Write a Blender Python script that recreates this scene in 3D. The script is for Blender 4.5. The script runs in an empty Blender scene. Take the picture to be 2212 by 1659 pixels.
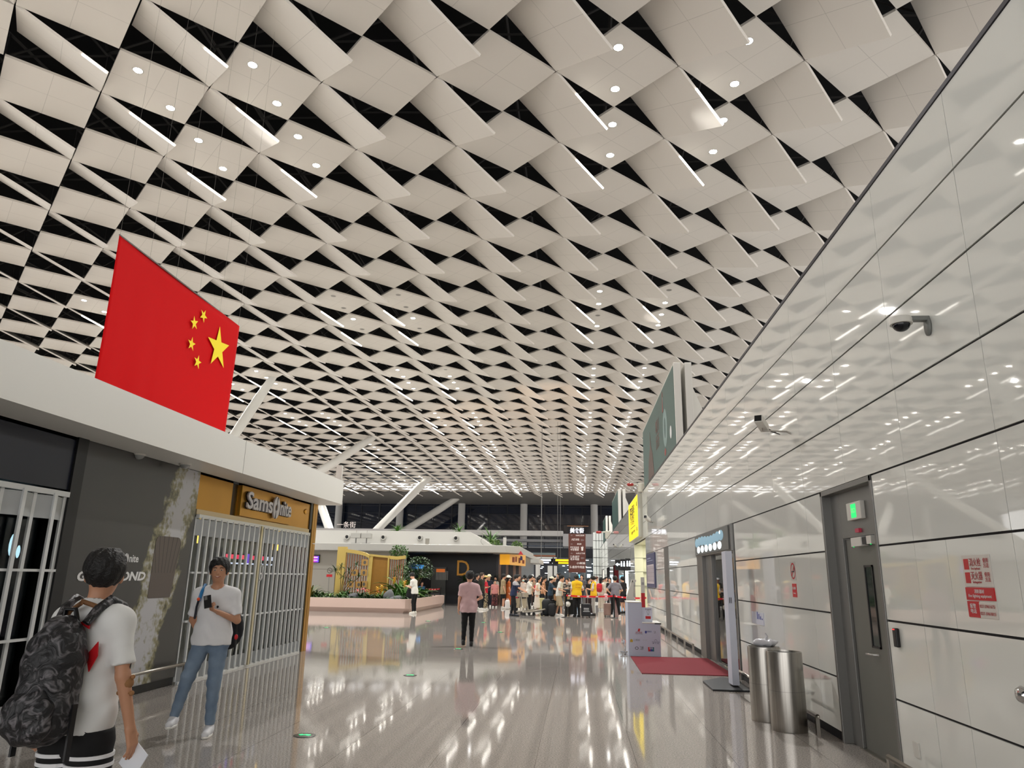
import bpy, bmesh, math, random
import numpy as np
from mathutils import Matrix, Vector
random.seed(7)
S = bpy.context.scene
COL = S.collection
# ------------------------------------------------------------ camera
FPX, CX, CY, CAMH = 1548.0, 1106.0, 829.5, 1.65
def _cam():
    yd = np.array([1248-CX, 1249-CY, FPX]); yd /= np.linalg.norm(yd)
    p2 = np.array([1248-CX+1000, 1249-CY+18.0, FPX])
    n = np.cross(yd, p2); n /= np.linalg.norm(n)
    if n[1] < 0: n = -n
    zz = -n; xx = np.cross(yd, zz)
    return np.array([xx, yd, zz])
RC = _cam()
def ray(px, py): return RC @ np.array([px-CX, py-CY, FPX])
def at_z(px, py, z=0.0):
    d = ray(px, py); t = (z-CAMH)/d[2]; return np.array([0, 0, CAMH])+t*d
def at_x(px, py, x):
    d = ray(px, py); t = x/d[0]; return np.array([0, 0, CAMH])+t*d
def at_y(px, py, y):
    d = ray(px, py); t = y/d[1]; return np.array([0, 0, CAMH])+t*d
cd = bpy.data.cameras.new('camera'); cam = bpy.data.objects.new('camera', cd); COL.objects.link(cam)
cd.sensor_width = 36.0; cd.lens = FPX/2212*36.0; cd.clip_start = .05; cd.clip_end = 500
M = Matrix.Identity(4)
for i in range(3):
    M[i][0] = RC[i, 0]; M[i][1] = -RC[i, 1]; M[i][2] = -RC[i, 2]
M[2][3] = CAMH
cam.matrix_world = M; S.camera = cam
# ------------------------------------------------------------ world, light, exposure
w = bpy.data.worlds.new('world'); S.world = w; w.use_nodes = True
bg = w.node_tree.nodes['Background']; bg.inputs[0].default_value = (1.0, .985, .97, 1); bg.inputs[1].default_value = 2.6  # bright background added as frontal fill through the hall's open end
S.view_settings.view_transform = 'Standard'; S.view_settings.look = 'None'
S.view_settings.gamma = 1; S.view_settings.use_curve_mapping = False
S.view_settings.exposure = 0.0
def light(kind, name, loc, rot, energy, color=(1, .975, .95), **k):
    l = bpy.data.lights.new(name, kind); l.energy = energy; l.color = color
    for a, b in k.items(): setattr(l, a, b)
    o = bpy.data.objects.new(name, l); o.location = loc; o.rotation_euler = rot; COL.objects.link(o); return o
PI = math.pi
UP = (PI, 0, 0)
light('AREA', 'uplight_fill', (-24, 42, 6.2), UP, 1050, shape='RECTANGLE', size=26, size_y=70)  # unseen broad fill added for the ceiling, in place of shop-roof uplighters
light('AREA', 'uplight_fill', (-24, 105, 9.5), UP, 1000, shape='RECTANGLE', size=50, size_y=36)  # second unseen ceiling fill, farther down the hall
light('AREA', 'uplight_fill', (14, 50, 7), UP, 1600, shape='RECTANGLE', size=16, size_y=90)  # unseen ceiling fill added behind the right wall
light('AREA', 'uplight_fill', (-6, -14, 7), UP, 700, shape='RECTANGLE', size=30, size_y=16)  # unseen ceiling fill added behind the camera
def aim(p, q): return (Vector(q)-Vector(p)).to_track_quat('-Z', 'Y').to_euler()
for p_, q_, e_ in (((-9.2, 46, 4.6), (-.5, 62, 16.6), 5200), ((-11.5, 43, 4.3), (-7.5, 76, 16.6), 9000)):
    light('SPOT', 'warm_flood', p_, aim(p_, q_), e_, (1, .62, .36), spot_size=math.radians(34), spot_blend=.7, shadow_soft_size=.15)
S.cycles.max_bounces = 8; S.cycles.diffuse_bounces = 4; S.cycles.glossy_bounces = 3; S.cycles.transmission_bounces = 4; S.cycles.adaptive_threshold = .02
# ------------------------------------------------------------ helpers
def tag(o, label=None, cat=None, group=None, kind=None):
    if label: o['label'] = label
    if cat: o['category'] = cat
    if group: o['group'] = group
    if kind: o['kind'] = kind
    return o
def thing(name, label, cat, loc=(0, 0, 0), rz=0, group=None, kind=None):
    o = bpy.data.objects.new(name, None); o.empty_display_size = .1; COL.objects.link(o)
    o.location = [float(v) for v in loc]; o.rotation_euler = (0, 0, rz)
    return tag(o, label, cat, group, kind)
class MB:
    def __init__(s): s.v = []; s.f = []; s.uv = None; s.m = []
    def add(s, v, f, mi=0):
        n = len(s.v); s.v += [tuple(map(float, q)) for q in v]; s.f += [tuple(i+n for i in q) for q in f]; s.m += [mi]*len(f); return s
    def box(s, x0, x1, y0, y1, z0, z1, mi=0):
        return s.add([(x0,y0,z0),(x1,y0,z0),(x1,y1,z0),(x0,y1,z0),(x0,y0,z1),(x1,y0,z1),(x1,y1,z1),(x0,y1,z1)],
                     [(0,3,2,1),(4,5,6,7),(0,1,5,4),(1,2,6,5),(2,3,7,6),(3,0,4,7)], mi)
    def tube(s, pts, r, n=10, cap=True, mi=0):
        pts = [np.array(p, float) for p in pts]; rs = r if hasattr(r, '__len__') else [r]*len(pts)
        V = []; up = None
        for i, p in enumerate(pts):
            d = pts[min(i+1, len(pts)-1)]-pts[max(i-1, 0)]; d = d/(np.linalg.norm(d)+1e-9)
            if up is None: up = np.array([0, 0, 1.]) if abs(d[2]) < .9 else np.array([1., 0, 0])
            a = np.cross(d, up); a /= np.linalg.norm(a)+1e-9; b = np.cross(a, d); up = b
            for k in range(n):
                t = 2*PI*k/n; V.append(p+rs[i]*(math.cos(t)*a+math.sin(t)*b))
        F = []
        for i in range(len(pts)-1):
            for k in range(n):
                k2 = (k+1) % n; F.append((i*n+k, i*n+k2, (i+1)*n+k2, (i+1)*n+k))
        if cap: F.append(tuple(range(n))); F.append(tuple((len(pts)-1)*n+k for k in reversed(range(n))))
        return s.add(V, F, mi)
    def lathe(s, prof, c=(0, 0, 0), n=20, sx=1, sy=1, mi=0):
        V = []
        for r, z in prof:
            for k in range(n):
                t = 2*PI*k/n; V.append((c[0]+r*sx*math.cos(t), c[1]+r*sy*math.sin(t), c[2]+z))
        F = []
        for i in range(len(prof)-1):
            for k in range(n):
                k2 = (k+1) % n; F.append((i*n+k, i*n+k2, (i+1)*n+k2, (i+1)*n+k))
        F.append(tuple(reversed(range(n)))); F.append(tuple((len(prof)-1)*n+k for k in range(n)))
        return s.add(V, F, mi)
    def prism(s, poly, a0, a1, axis=2, mi=0):
        n = len(poly)
        def P(p, a):
            q = list(p); q.insert(axis, a); return tuple(q)
        V = [P(p, a0) for p in poly]+[P(p, a1) for p in poly]
        F = [tuple(reversed(range(n))), tuple(range(n, 2*n))]+[(i, (i+1) % n, n+(i+1) % n, n+i) for i in range(n)]
        return s.add(V, F, mi)
    def ball(s, c, r, n=12, m=8, mi=0):
        r = (r, r, r) if not hasattr(r, '__len__') else r
        V = [(c[0], c[1], c[2]-r[2])]
        for i in range(1, m):
            a = -PI/2+PI*i/m
            for k in range(n):
                t = 2*PI*k/n; V.append((c[0]+r[0]*math.cos(a)*math.cos(t), c[1]+r[1]*math.cos(a)*math.sin(t), c[2]+r[2]*math.sin(a)))
        V.append((c[0], c[1], c[2]+r[2])); F = []
        for k in range(n): F.append((0, 1+(k+1) % n, 1+k))
        for i in range(m-2):
            for k in range(n):
                k2 = (k+1) % n; F.append((1+i*n+k, 1+i*n+k2, 1+(i+1)*n+k2, 1+(i+1)*n+k))
        L = len(V)-1
        for k in range(n): F.append((L, 1+(m-2)*n+k, 1+(m-2)*n+(k+1) % n))
        return s.add(V, F, mi)
    def tf(s, M):
        s.v = [tuple(M @ Vector(v)) for v in s.v]; return s
    def shift(s, d):
        s.v = [(v[0]+d[0], v[1]+d[1], v[2]+d[2]) for v in s.v]; return s
def mesh_from(name, v, f, mats, smooth=False, midx=None):
    me = bpy.data.meshes.new(name); me.from_pydata(v, [], f)
    for m in (mats if isinstance(mats, (list, tuple)) else [mats]): me.materials.append(m)
    if midx is not None and any(midx): me.polygons.foreach_set('material_index', midx)
    if smooth: me.polygons.foreach_set('use_smooth', [True]*len(me.polygons))
    me.update(); return me
def link(name, me, parent=None, loc=(0, 0, 0)):
    o = bpy.data.objects.new(name, me); COL.objects.link(o); o.parent = parent; o.location = loc; return o
def build(mb, name, mat, parent=None, smooth=False, bevel=0, world=False, auto=False):
    """world=True: coordinates are world ones, brought into the parent's frame"""
    if world and parent is not None:
        Mi = (Matrix.Translation(parent.location) @ parent.rotation_euler.to_matrix().to_4x4()).inverted(); mb.tf(Mi)
    me = mesh_from(name, mb.v, mb.f, mat, smooth, mb.m)
    o = link(name, me, parent)
    if bevel:
        b = o.modifiers.new('bevel', 'BEVEL'); b.width = bevel; b.segments = 2; b.limit_method = 'ANGLE'
    if auto:
        me.polygons.foreach_set('use_smooth', [True]*len(me.polygons)); me.set_sharp_from_angle(angle=math.radians(35))
    return o
def solo(mb, name, mat, label, cat, group=None, base=None, **k):
    """one-mesh thing; origin at the middle of its footprint"""
    a = np.array(mb.v); c = base if base is not None else (float((a[:,0].min()+a[:,0].max())/2), float((a[:,1].min()+a[:,1].max())/2), float(a[:,2].min()))
    mb.shift((-c[0], -c[1], -c[2])); o = build(mb, name, mat, None, **k); o.location = c
    return tag(o, label, cat, group)
def copy_thing(r, loc, rz=None, label=None, group=None):
    c = r.copy(); COL.objects.link(c); c.location = loc
    if rz is not None: c.rotation_euler = (0, 0, rz)
    if label: c['label'] = label
    if group: c['group'] = group
    for ch in list(r.children):
        d = ch.copy(); COL.objects.link(d); d.parent = c
        for g in ch.children:
            e = g.copy(); COL.objects.link(e); e.parent = d
    return c
# ------------------------------------------------------------ materials
MATS = {}
def sr(c):
    """sRGB 0-255 -> linear"""
    o = []
    for v in c:
        v = v/255; o.append(v/12.92 if v <= .04045 else ((v+.055)/1.055)**2.4)
    return (*o, 1)
def mat(name, col, rough=.5, metal=0, emit=0, ior=1.45, noise=0, nscale=20, bump=0, bscale=40, spec=.5, ecol=None, coat=0):
    if name in MATS: return MATS[name]
    m = bpy.data.materials.new(name); m.use_nodes = True; MATS[name] = m
    nt = m.node_tree; b = nt.nodes['Principled BSDF']
    c = sr(col) if max(col) > 1 else (*col[:3], 1)
    b.inputs['Base Color'].default_value = c; b.inputs['Roughness'].default_value = rough; b.inputs['Metallic'].default_value = metal
    b.inputs['IOR'].default_value = ior; b.inputs['Specular IOR Level'].default_value = spec; b.inputs['Coat Weight'].default_value = coat
    if emit:
        b.inputs['Emission Color'].default_value = (sr(ecol) if ecol else c); b.inputs['Emission Strength'].default_value = emit
    tc = nt.nodes.new('ShaderNodeTexCoord')
    if noise:
        n = nt.nodes.new('ShaderNodeTexNoise'); n.inputs['Scale'].default_value = nscale; n.inputs['Detail'].default_value = 4
        nt.links.new(tc.outputs['Object'], n.inputs['Vector'])
        mx = nt.nodes.new('ShaderNodeMix'); mx.data_type = 'RGBA'
        mx.inputs[6].default_value = tuple(max(0, v*(1-noise)) for v in c[:3])+(1,); mx.inputs[7].default_value = tuple(min(1, v*(1+noise)) for v in c[:3])+(1,)
        nt.links.new(n.outputs['Fac'], mx.inputs[0]); nt.links.new(mx.outputs[2], b.inputs['Base Color'])
    if bump:
        n = nt.nodes.new('ShaderNodeTexNoise'); n.inputs['Scale'].default_value = bscale
        nt.links.new(tc.outputs['Object'], n.inputs['Vector'])
        bp = nt.nodes.new('ShaderNodeBump'); bp.inputs['Strength'].default_value = bump; bp.inputs['Distance'].default_value = .02
        nt.links.new(n.outputs['Fac'], bp.inputs['Height']); nt.links.new(bp.outputs[0], b.inputs['Normal'])
    return m
def nodes(name, rough=.5, metal=0):
    m = bpy.data.materials.new(name); m.use_nodes = True; MATS[name] = m
    nt = m.node_tree; b = nt.nodes['Principled BSDF']; b.inputs['Roughness'].default_value = rough; b.inputs['Metallic'].default_value = metal
    return m, nt, b
def N(nt, t, **k):
    n = nt.nodes.new('ShaderNode'+t)
    for a, v in k.items():
        if a.startswith('i_'):
            key = a[2:]; key = int(key) if key.isdigit() else key.replace('_', ' ')
            n.inputs[key].default_value = v
        else: setattr(n, a, v)
    return n
def mth(nt, op, a, b=None, c=None):
    n = nt.nodes.new('ShaderNodeMath'); n.operation = op
    for i, v in enumerate((a, b, c)):
        if v is None: continue
        if isinstance(v, (int, float)): n.inputs[i].default_value = v
        else: nt.links.new(v, n.inputs[i])
    return n.outputs[0]
def mixc(nt, f, a, b):
    n = nt.nodes.new('ShaderNodeMix'); n.data_type = 'RGBA'
    for i, v in ((0, f), (6, a), (7, b)):
        if isinstance(v, (int, float, tuple)): n.inputs[i].default_value = v
        else: nt.links.new(v, n.inputs[i])
    return n.outputs[2]
def line_mask(nt, coord, period, width, off=0.0):
    t = mth(nt, 'FRACT', mth(nt, 'DIVIDE', mth(nt, 'SUBTRACT', coord, off), period))
    t = mth(nt, 'MULTIPLY', mth(nt, 'MINIMUM', t, mth(nt, 'SUBTRACT', 1.0, t)), period)
    return mth(nt, 'LESS_THAN', t, width/2)
WHITE = mat('white_paint', (214, 211, 203), .45)
WHITE2 = mat('canopy_white', (232, 231, 225), .4)
BLACK = mat('black_satin', (14, 14, 16), .4)
STEEL = mat('brushed_steel', (165, 160, 152), .32, 1)
DKSTEEL = mat('dark_steel', (122, 121, 118), .36, .6)
CHROME = mat('chrome', (205, 205, 205), .12, 1)
RED = mat('sign_red', (196, 28, 36), .4)
# ------------------------------------------------------------ floor
def m_floor():
    m, nt, b = nodes('granite_floor', .1)
    g = N(nt, 'NewGeometry'); sp = N(nt, 'SeparateXYZ'); nt.links.new(g.outputs['Position'], sp.inputs[0])
    n1 = N(nt, 'TexNoise', i_Scale=70.0, i_Detail=2.0); n2 = N(nt, 'TexNoise', i_Scale=45.0, i_Detail=3.0); n3 = N(nt, 'TexNoise', i_Scale=.5, i_Detail=2.0)
    for n in (n1, n2, n3): nt.links.new(g.outputs['Position'], n.inputs['Vector'])
    r = N(nt, 'ValToRGB'); r.color_ramp.elements[0].position = .36; r.color_ramp.elements[0].color = (.07, .06, .052, 1)
    r.color_ramp.elements[1].position = .58; r.color_ramp.elements[1].color = (.52, .475, .435, 1)
    nt.links.new(n1.outputs['Fac'], r.inputs[0])
    r2 = N(nt, 'ValToRGB'); r2.color_ramp.elements[0].position = .3; r2.color_ramp.elements[0].color = (.32, .29, .265, 1)
    r2.color_ramp.elements[1].position = .7; r2.color_ramp.elements[1].color = (.44, .405, .375, 1)
    nt.links.new(n2.outputs['Fac'], r2.inputs[0])
    c = mixc(nt, .55, r.outputs[0], r2.outputs[0])
    jl = mth(nt, 'MAXIMUM', line_mask(nt, sp.outputs[0], .935, .006, -.4), mth(nt, 'MULTIPLY', line_mask(nt, sp.outputs[1], .935, .004, .2), .45))
    c = mixc(nt, mth(nt, 'MULTIPLY', jl, .75), c, (.05, .04, .035, 1))
    nt.links.new(c, b.inputs['Base Color'])
    nt.links.new(mth(nt, 'ADD', mth(nt, 'MULTIPLY', n3.outputs['Fac'], .05), .03), b.inputs['Roughness'])
    b.inputs['IOR'].default_value = 1.6
    bp = N(nt, 'Bump', i_Strength=.05, i_Distance=.003)
    n4 = N(nt, 'TexNoise', i_Scale=3.0, i_Detail=2.0); nt.links.new(g.outputs['Position'], n4.inputs['Vector'])
    nt.links.new(n4.outputs['Fac'], bp.inputs['Height']); nt.links.new(bp.outputs[0], b.inputs['Normal'])
    return m
tag(build(MB().box(-75, 30, -25, 160, -.3, 0), 'floor', m_floor()), kind='structure')
# ------------------------------------------------------------ ceiling
CZ, PX, PY, X0, Y0, AL = 16.65, 3.70, 3.705, -.57, 18.78, math.radians(28)
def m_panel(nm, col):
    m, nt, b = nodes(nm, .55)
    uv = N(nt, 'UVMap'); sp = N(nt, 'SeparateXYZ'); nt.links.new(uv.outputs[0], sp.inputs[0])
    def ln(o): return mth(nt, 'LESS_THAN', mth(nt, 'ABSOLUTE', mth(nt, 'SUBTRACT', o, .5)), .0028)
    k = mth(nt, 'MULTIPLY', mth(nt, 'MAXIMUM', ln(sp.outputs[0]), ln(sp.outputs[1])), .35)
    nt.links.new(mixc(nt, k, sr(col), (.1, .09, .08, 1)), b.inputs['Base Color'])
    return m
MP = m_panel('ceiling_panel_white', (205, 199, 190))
hx, hy = PX/2*.985, PY/2*.985
PV = [(-hx, 0, 0), (0, -hy, 0), (hx, 0, 0), (0, hy, 0)]
TH = .085
def rotv(v, a): return (v[0]*math.cos(a)+v[2]*math.sin(a), v[1], -v[0]*math.sin(a)+v[2]*math.cos(a))
def panel_geo(a):
    V = [rotv(v, a) for v in PV]+[rotv((v[0], v[1], TH), a) for v in PV]
    F = [(3, 2, 1, 0), (4, 5, 6, 7)]+[(i, (i+1) % 4, 4+(i+1) % 4, 4+i) for i in range(4)]
    UV = [(0, 1), (1, 1), (1, 0), (0, 0)]+[(.1, .1)]*20
    return V, F, UV
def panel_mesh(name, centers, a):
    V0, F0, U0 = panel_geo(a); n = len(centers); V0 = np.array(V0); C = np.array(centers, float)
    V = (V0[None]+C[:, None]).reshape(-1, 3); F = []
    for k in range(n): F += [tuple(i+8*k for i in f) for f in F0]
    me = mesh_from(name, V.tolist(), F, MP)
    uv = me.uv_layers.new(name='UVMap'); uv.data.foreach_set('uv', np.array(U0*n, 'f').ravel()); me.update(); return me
ceil = thing('ceiling', None, None, (0, 0, CZ), kind='structure')
flats = []; blades = []
for i in range(-20, 8):
    for j in range(-6, 31):
        flats.append((X0+PX*(i+.5), Y0+PY*j, 0)); blades.append((X0+PX*i, Y0+PY*(j+.5), 0))
def split(cs):
    vis = [c for c in cs if c[1] > 11 and c[0] < 2.83/5.3*math.hypot(c[1], 0)*1.2+1]
    vis.sort(key=lambda c: c[0]**2+c[1]**2); near = vis[:100]; s = set(near)
    return near, [c for c in cs if c not in s]
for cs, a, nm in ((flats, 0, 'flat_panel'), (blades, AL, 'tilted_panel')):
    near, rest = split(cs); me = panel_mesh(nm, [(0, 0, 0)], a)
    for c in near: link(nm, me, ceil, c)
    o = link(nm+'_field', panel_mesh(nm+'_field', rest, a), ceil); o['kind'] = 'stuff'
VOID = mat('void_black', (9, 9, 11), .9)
TR = mat('truss_grey', (62, 60, 58), .6)
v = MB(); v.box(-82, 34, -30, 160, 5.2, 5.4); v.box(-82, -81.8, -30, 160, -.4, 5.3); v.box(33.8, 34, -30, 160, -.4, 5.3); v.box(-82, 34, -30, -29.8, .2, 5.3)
build(v, 'roof_void_box', VOID, ceil)  # black box for the dark void; skirts added to block background light
t = MB(); rr = random.Random(3)
for i in range(-19, 6):
    for j in range(-3, 20):
        x, y = X0+PX*i, Y0+PY*j; a = (x, y, 1.3+rr.random()*.3); b2 = (x+PX/2, y+PY/2, 4.2)
        for q in ((x+PX, y, 1.4), (x, y+PY, 1.4), b2):
            t.tube([a, q], .045, 4, False)
        t.tube([b2, (x+PX, y, 1.4)], .04, 4, False); t.tube([b2, (x+PX/2, y+PY*1.5, 4.2)], .07, 4, False)
        t.tube([(x, y, .15), a], .02, 4, False)
build(t, 'roof_truss', TR, ceil)
# plain soffit between the last panels and the window wall
YE = Y0+PY*30.5
build(MB().box(-82, 34, YE, 157, .0, .15), 'soffit', mat('soffit_grey', (112, 110, 107), .6), ceil)
# downlights and strips
LENS = mat('lamp_lens', (255, 250, 240), .3, emit=50); OFF = mat('lamp_off', (120, 115, 108), .4); BEZ = mat('lamp_bezel', (190, 185, 176), .35)
STRIP = mat('led_strip', (255, 250, 240), .4, emit=5.5)
bez = MB().lathe([(.12, .0), (.16, -.006), (.17, .0), (.165, .012)], n=16); bez_me = mesh_from('bezel', bez.v, bez.f, BEZ, True, bez.m)
def disc(r, z, n=16): return MB().lathe([(r, z), (r*.98, z+.004)], n=n)
d1 = disc(.14, -.002); len_me = mesh_from('lens', d1.v, d1.f, LENS); off_me = mesh_from('lens_off', d1.v, d1.f, OFF)
groups = [0, 5]+[5+4*k for k in range(1, 6)]+[28]
spots = []; strips = []
for k in [1, 0, -3, -4, -7, -8, -11, -12, -15, -16]:
    for gi, g in enumerate(groups):
        for r in (0, 1):
            for s_ in (-1, 1):
                off = (gi == 1 and ((k in (-3, -4) and (r, s_) != (1, -1)) or (k == 0 and (r, s_) == (1, -1)) or (k == 1 and (r, s_) == (0, -1)))) or (g > 8 and rr.random() < .07)
                spots.append((X0+PX*(k+.5), Y0+PY*(g+r)+s_*PY/4, CZ, off, k, gi, 2*r+(s_ > 0)))
            strips.append((X0+PX*k, Y0+PY*(g+r+.5), k, gi, r))
    strips.append((X0+PX*k, Y0-PY*.5, k, 0, 2)) if k < -2 else None
spots.sort(key=lambda c: c[0]**2+c[1]**2)
rest = []
ORD = ['first', 'second', 'third', 'fourth', 'fifth', 'sixth', 'seventh', 'eighth', 'ninth', 'tenth']
KS = [1, 0, -3, -4, -7, -8, -11, -12, -15, -16]
def place_name(k, gi, what='lamp'):
    return ORD[KS.index(k)]+' '+what+' column from the glossy wall', ('nearest' if gi == 0 else ORD[gi])+' cluster'
for n, (x, y, z, off, k, gi, q_) in enumerate(spots):
    if n < 300:
        sd, dp = place_name(k, gi)
        o = thing('downlight', ('unlit ' if off else 'lit ')+'downlight, '+ORD[q_]+' of four in the '+dp+', '+sd, 'ceiling light', (x, y, z), 0, 'round ceiling downlights')
        link('bezel', bez_me, o); link('lens', off_me if off else len_me, o)
    elif not off: rest.append((x, y, z))
m = MB()
for x, y, z in rest: m.lathe([(.14, -.002), (.115, .002)], c=(x, y, z), n=8)
if rest: tag(build(m, 'downlight', LENS), 'tiny lit downlights in the far part of the ceiling', 'ceiling lights', 'far ceiling downlights', 'stuff')
def edge_pt(cx, cy, t, dz=0):
    q = rotv((hx*t, -hy*(1-t), 0), AL); return (cx+q[0], cy+q[1]-.03, CZ+q[2]+dz)
sm = {}
for cx_, cy_, k, gi, q_ in strips:
    near = (k in (-3, -4) and cy_ < Y0)
    t0 = .72 if near else .38
    key = near
    if key not in sm:
        a = np.array(edge_pt(0, 0, t0, 0)); b_ = np.array(edge_pt(0, 0, 1.0, 0))
        u = MB().tube([a+(0, 0, .035), b_+(0, 0, .035)], .045, 4); c0 = (a+b_)/2
        u.shift(-c0); sm[key] = (mesh_from('linear_light', u.v, u.f, STRIP), c0)
    me, c0 = sm[key]; o = link('linear_light', me, None, (c0[0]+cx_, c0[1]+cy_, c0[2]))
    sd, dp = place_name(k, gi, 'strip')
    tag(o, ['nearer glowing', 'farther glowing', 'short dim'][q_]+' strip light beside the '+dp+', '+sd, 'strip light', 'strip lights on the tilted ceiling panels')
for k in (0.5, -3.5, -7.5, -11.5):
    for g in groups:
        light('SPOT', 'downlight_beam', (X0+PX*(k+.5), Y0+PY*(g+.5), CZ-.3), (0, 0, 0), 6100, (1, .99, .965), spot_size=math.radians(158), spot_blend=.9, shadow_soft_size=.14)
# ------------------------------------------------------------ right wall
WX = 2.83; ZJ = [.0, .655, 1.325, 1.995, 2.665, 3.335, 4.0, 4.67, 5.34]
def m_glass_panel():
    m, nt, b = nodes('white_glass_panel', .03)
    b.inputs['Base Color'].default_value = sr((226, 227, 221)); b.inputs['IOR'].default_value = 1.58; b.inputs['Coat Weight'].default_value = .08; b.inputs['Coat Roughness'].default_value = .02
    g = N(nt, 'NewGeometry'); mp = N(nt, 'Mapping'); mp.inputs['Scale'].default_value = (1, .55, 1.1); nt.links.new(g.outputs['Position'], mp.inputs['Vector'])
    n = N(nt, 'TexNoise', i_Scale=.9, i_Detail=1.0); nt.links.new(mp.outputs[0], n.inputs['Vector'])
    bp = N(nt, 'Bump', i_Strength=.018, i_Distance=.02); nt.links.new(n.outputs['Fac'], bp.inputs['Height']); nt.links.new(bp.outputs[0], b.inputs['Normal']); nt.links.new(bp.outputs[0], b.inputs['Coat Normal'])
    return m
GP = m_glass_panel(); JOINT = mat('joint_black', (22, 20, 24), .7)
OPEN = [(7.2, 8.7, 2.665), (13.62, 17.72, 2.665), (31.0, 37.2, 3.335), (42, 46.5, 2.665), (52, 60, 2.665), (66, 73, 2.665), (80, 88, 2.665)]
wall = thing('wall_right', None, None, (WX, 0, 0), kind='structure')
b = MB(); yy = -9.0
segs = []; cur = -9.0
for a, c, z in OPEN: segs.append((cur, a)); cur = c
segs.append((cur, 105))
for a, c in segs: b.box(.014, .30, a, c, 0, 5.33)
for a, c, z in OPEN: b.box(.014, .30, a, c, z+.005, 5.33)
build(b, 'backing', JOINT, wall)
p = MB(); rw = random.Random(5)
ybr = [5.05+1.42*k for k in range(-10, 71)]
for r in range(8):
    z0, z1 = ZJ[r]+(.1 if r == 0 else .009), ZJ[r+1]-.009
    br = sorted(set(ybr+([5.93] if r < 3 else [])))
    cuts = []
    for a, c in zip(br[:-1], br[1:]):
        parts = [(a, c)]
        if r < 5:
            for oa, oc, oz in OPEN:
                if ZJ[r] > oz-.01: continue
                nw = []
                for (s0, s1) in parts:
                    if s1 <= oa or s0 >= oc: nw.append((s0, s1))
                    else:
                        if s0 < oa: nw.append((s0, oa))
                        if s1 > oc: nw.append((oc, s1))
                parts = nw
        cuts += parts
    for a, c in cuts:
        if c-a < .05: continue
        e = [rw.uniform(-.0006, .0006) for _ in range(4)]
        g_ = .0035
        p.add([(e[0], a+g_, z0), (e[1], c-g_, z0), (e[2], c-g_, z1), (e[3], a+g_, z1), (.014, a+g_, z0), (.014, c-g_, z0), (.014, c-g_, z1), (.014, a+g_, z1)],
              [(0, 3, 2, 1), (0, 1, 5, 4), (1, 2, 6, 5), (2, 3, 7, 6), (3, 0, 4, 7)])
build(p, 'glass_panels', GP, wall)
build(MB().box(-.012, .3, -9, 105, 5.335, 5.375), 'top_trim', mat('trim_dark', (58, 56, 62), .4, .5), wall)
# steel bumper rails with posts
def rail(name, ya, yb, label, x=WX-.16, z=.2, side=1):
    t = thing(name, label, 'rail', (x, (ya+yb)/2, 0), 0, None)
    build(MB().tube([(x, ya, z), (x, yb, z)], .024, 12), 'tube', STEEL, t, world=True, smooth=True)
    n = max(2, int((yb-ya)/1.3)+1)
    for k in range(n):
        y = ya+.03+(yb-ya-.06)*k/(n-1)
        build(MB().box(x-.02*side, x+.02*side, y-.025, y+.025, 0, z), 'post', STEEL, t, world=True)
    return t
rail('bumper_rail', 9.0, 13.3, 'low steel bumper rail running behind the two steel litter bins')
rail('bumper_rail', 18.0, 30.6, 'long low steel bumper rail beyond the lift doorway')
rail('bumper_rail', 4.6, 7.1, 'low steel bumper rail at the foot of the wall right of the grey door')
# service door in its deep frame
DX = WX+.12
d = thing('door_1', None, None, (WX, 7.95, 0), kind='structure')
GREY = mat('door_grey', (112, 112, 106), .42, .3, noise=.05, nscale=3)
b = MB(); b.box(WX-.012, DX+.05, 7.2, 7.25, 0, 2.665); b.box(WX-.012, DX+.05, 8.65, 8.7, 0, 2.665); b.box(WX-.012, DX+.05, 7.2, 8.7, 2.61, 2.665); b.box(DX-.03, DX+.05, 8.39, 8.66, 0, 2.62); b.box(DX-.03, DX+.05, 7.24, 8.39, 2.12, 2.62)
build(b, 'frame', DKSTEEL, d, world=True, bevel=.004)
b = MB(); b.box(DX, DX+.045, 7.26, 8.38, .01, 2.11)
leaf = build(b, 'leaf', GREY, d, world=True, bevel=.003)
b = MB(); y0, y1 = 7.73, 7.9
for q in ((y0-.02, y0, 1.03, 1.83), (y1, y1+.02, 1.03, 1.83), (y0-.02, y1+.02, 1.03, 1.05), (y0-.02, y1+.02, 1.81, 1.83)): b.box(DX-.012, DX+.001, *q)
build(b, 'window_trim', BLACK, d, world=True)
build(MB().box(DX-.004, DX+.001, y0, y1, 1.05, 1.81), 'window_pane', mat('dark_pane', (44, 52, 52), .05), d, world=True)
b = MB().tube([(DX, 7.4, .96), (DX-.055, 7.4, .96), (DX-.055, 7.53, .96)], .011, 8); b.lathe([(.026, 0), (.026, .01)], n=16)
build(MB().tube([(DX+.002, 7.8, .97), (DX-.055, 7.8, .97), (DX-.06, 7.82, .97), (DX-.06, 7.96, .965)], .011, 8), 'handle', CHROME, d, world=True, smooth=True)
build(MB().box(DX-.05, DX+.05, 7.24, 8.45, 0, .012), 'threshold', STEEL, d, world=True)
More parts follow.
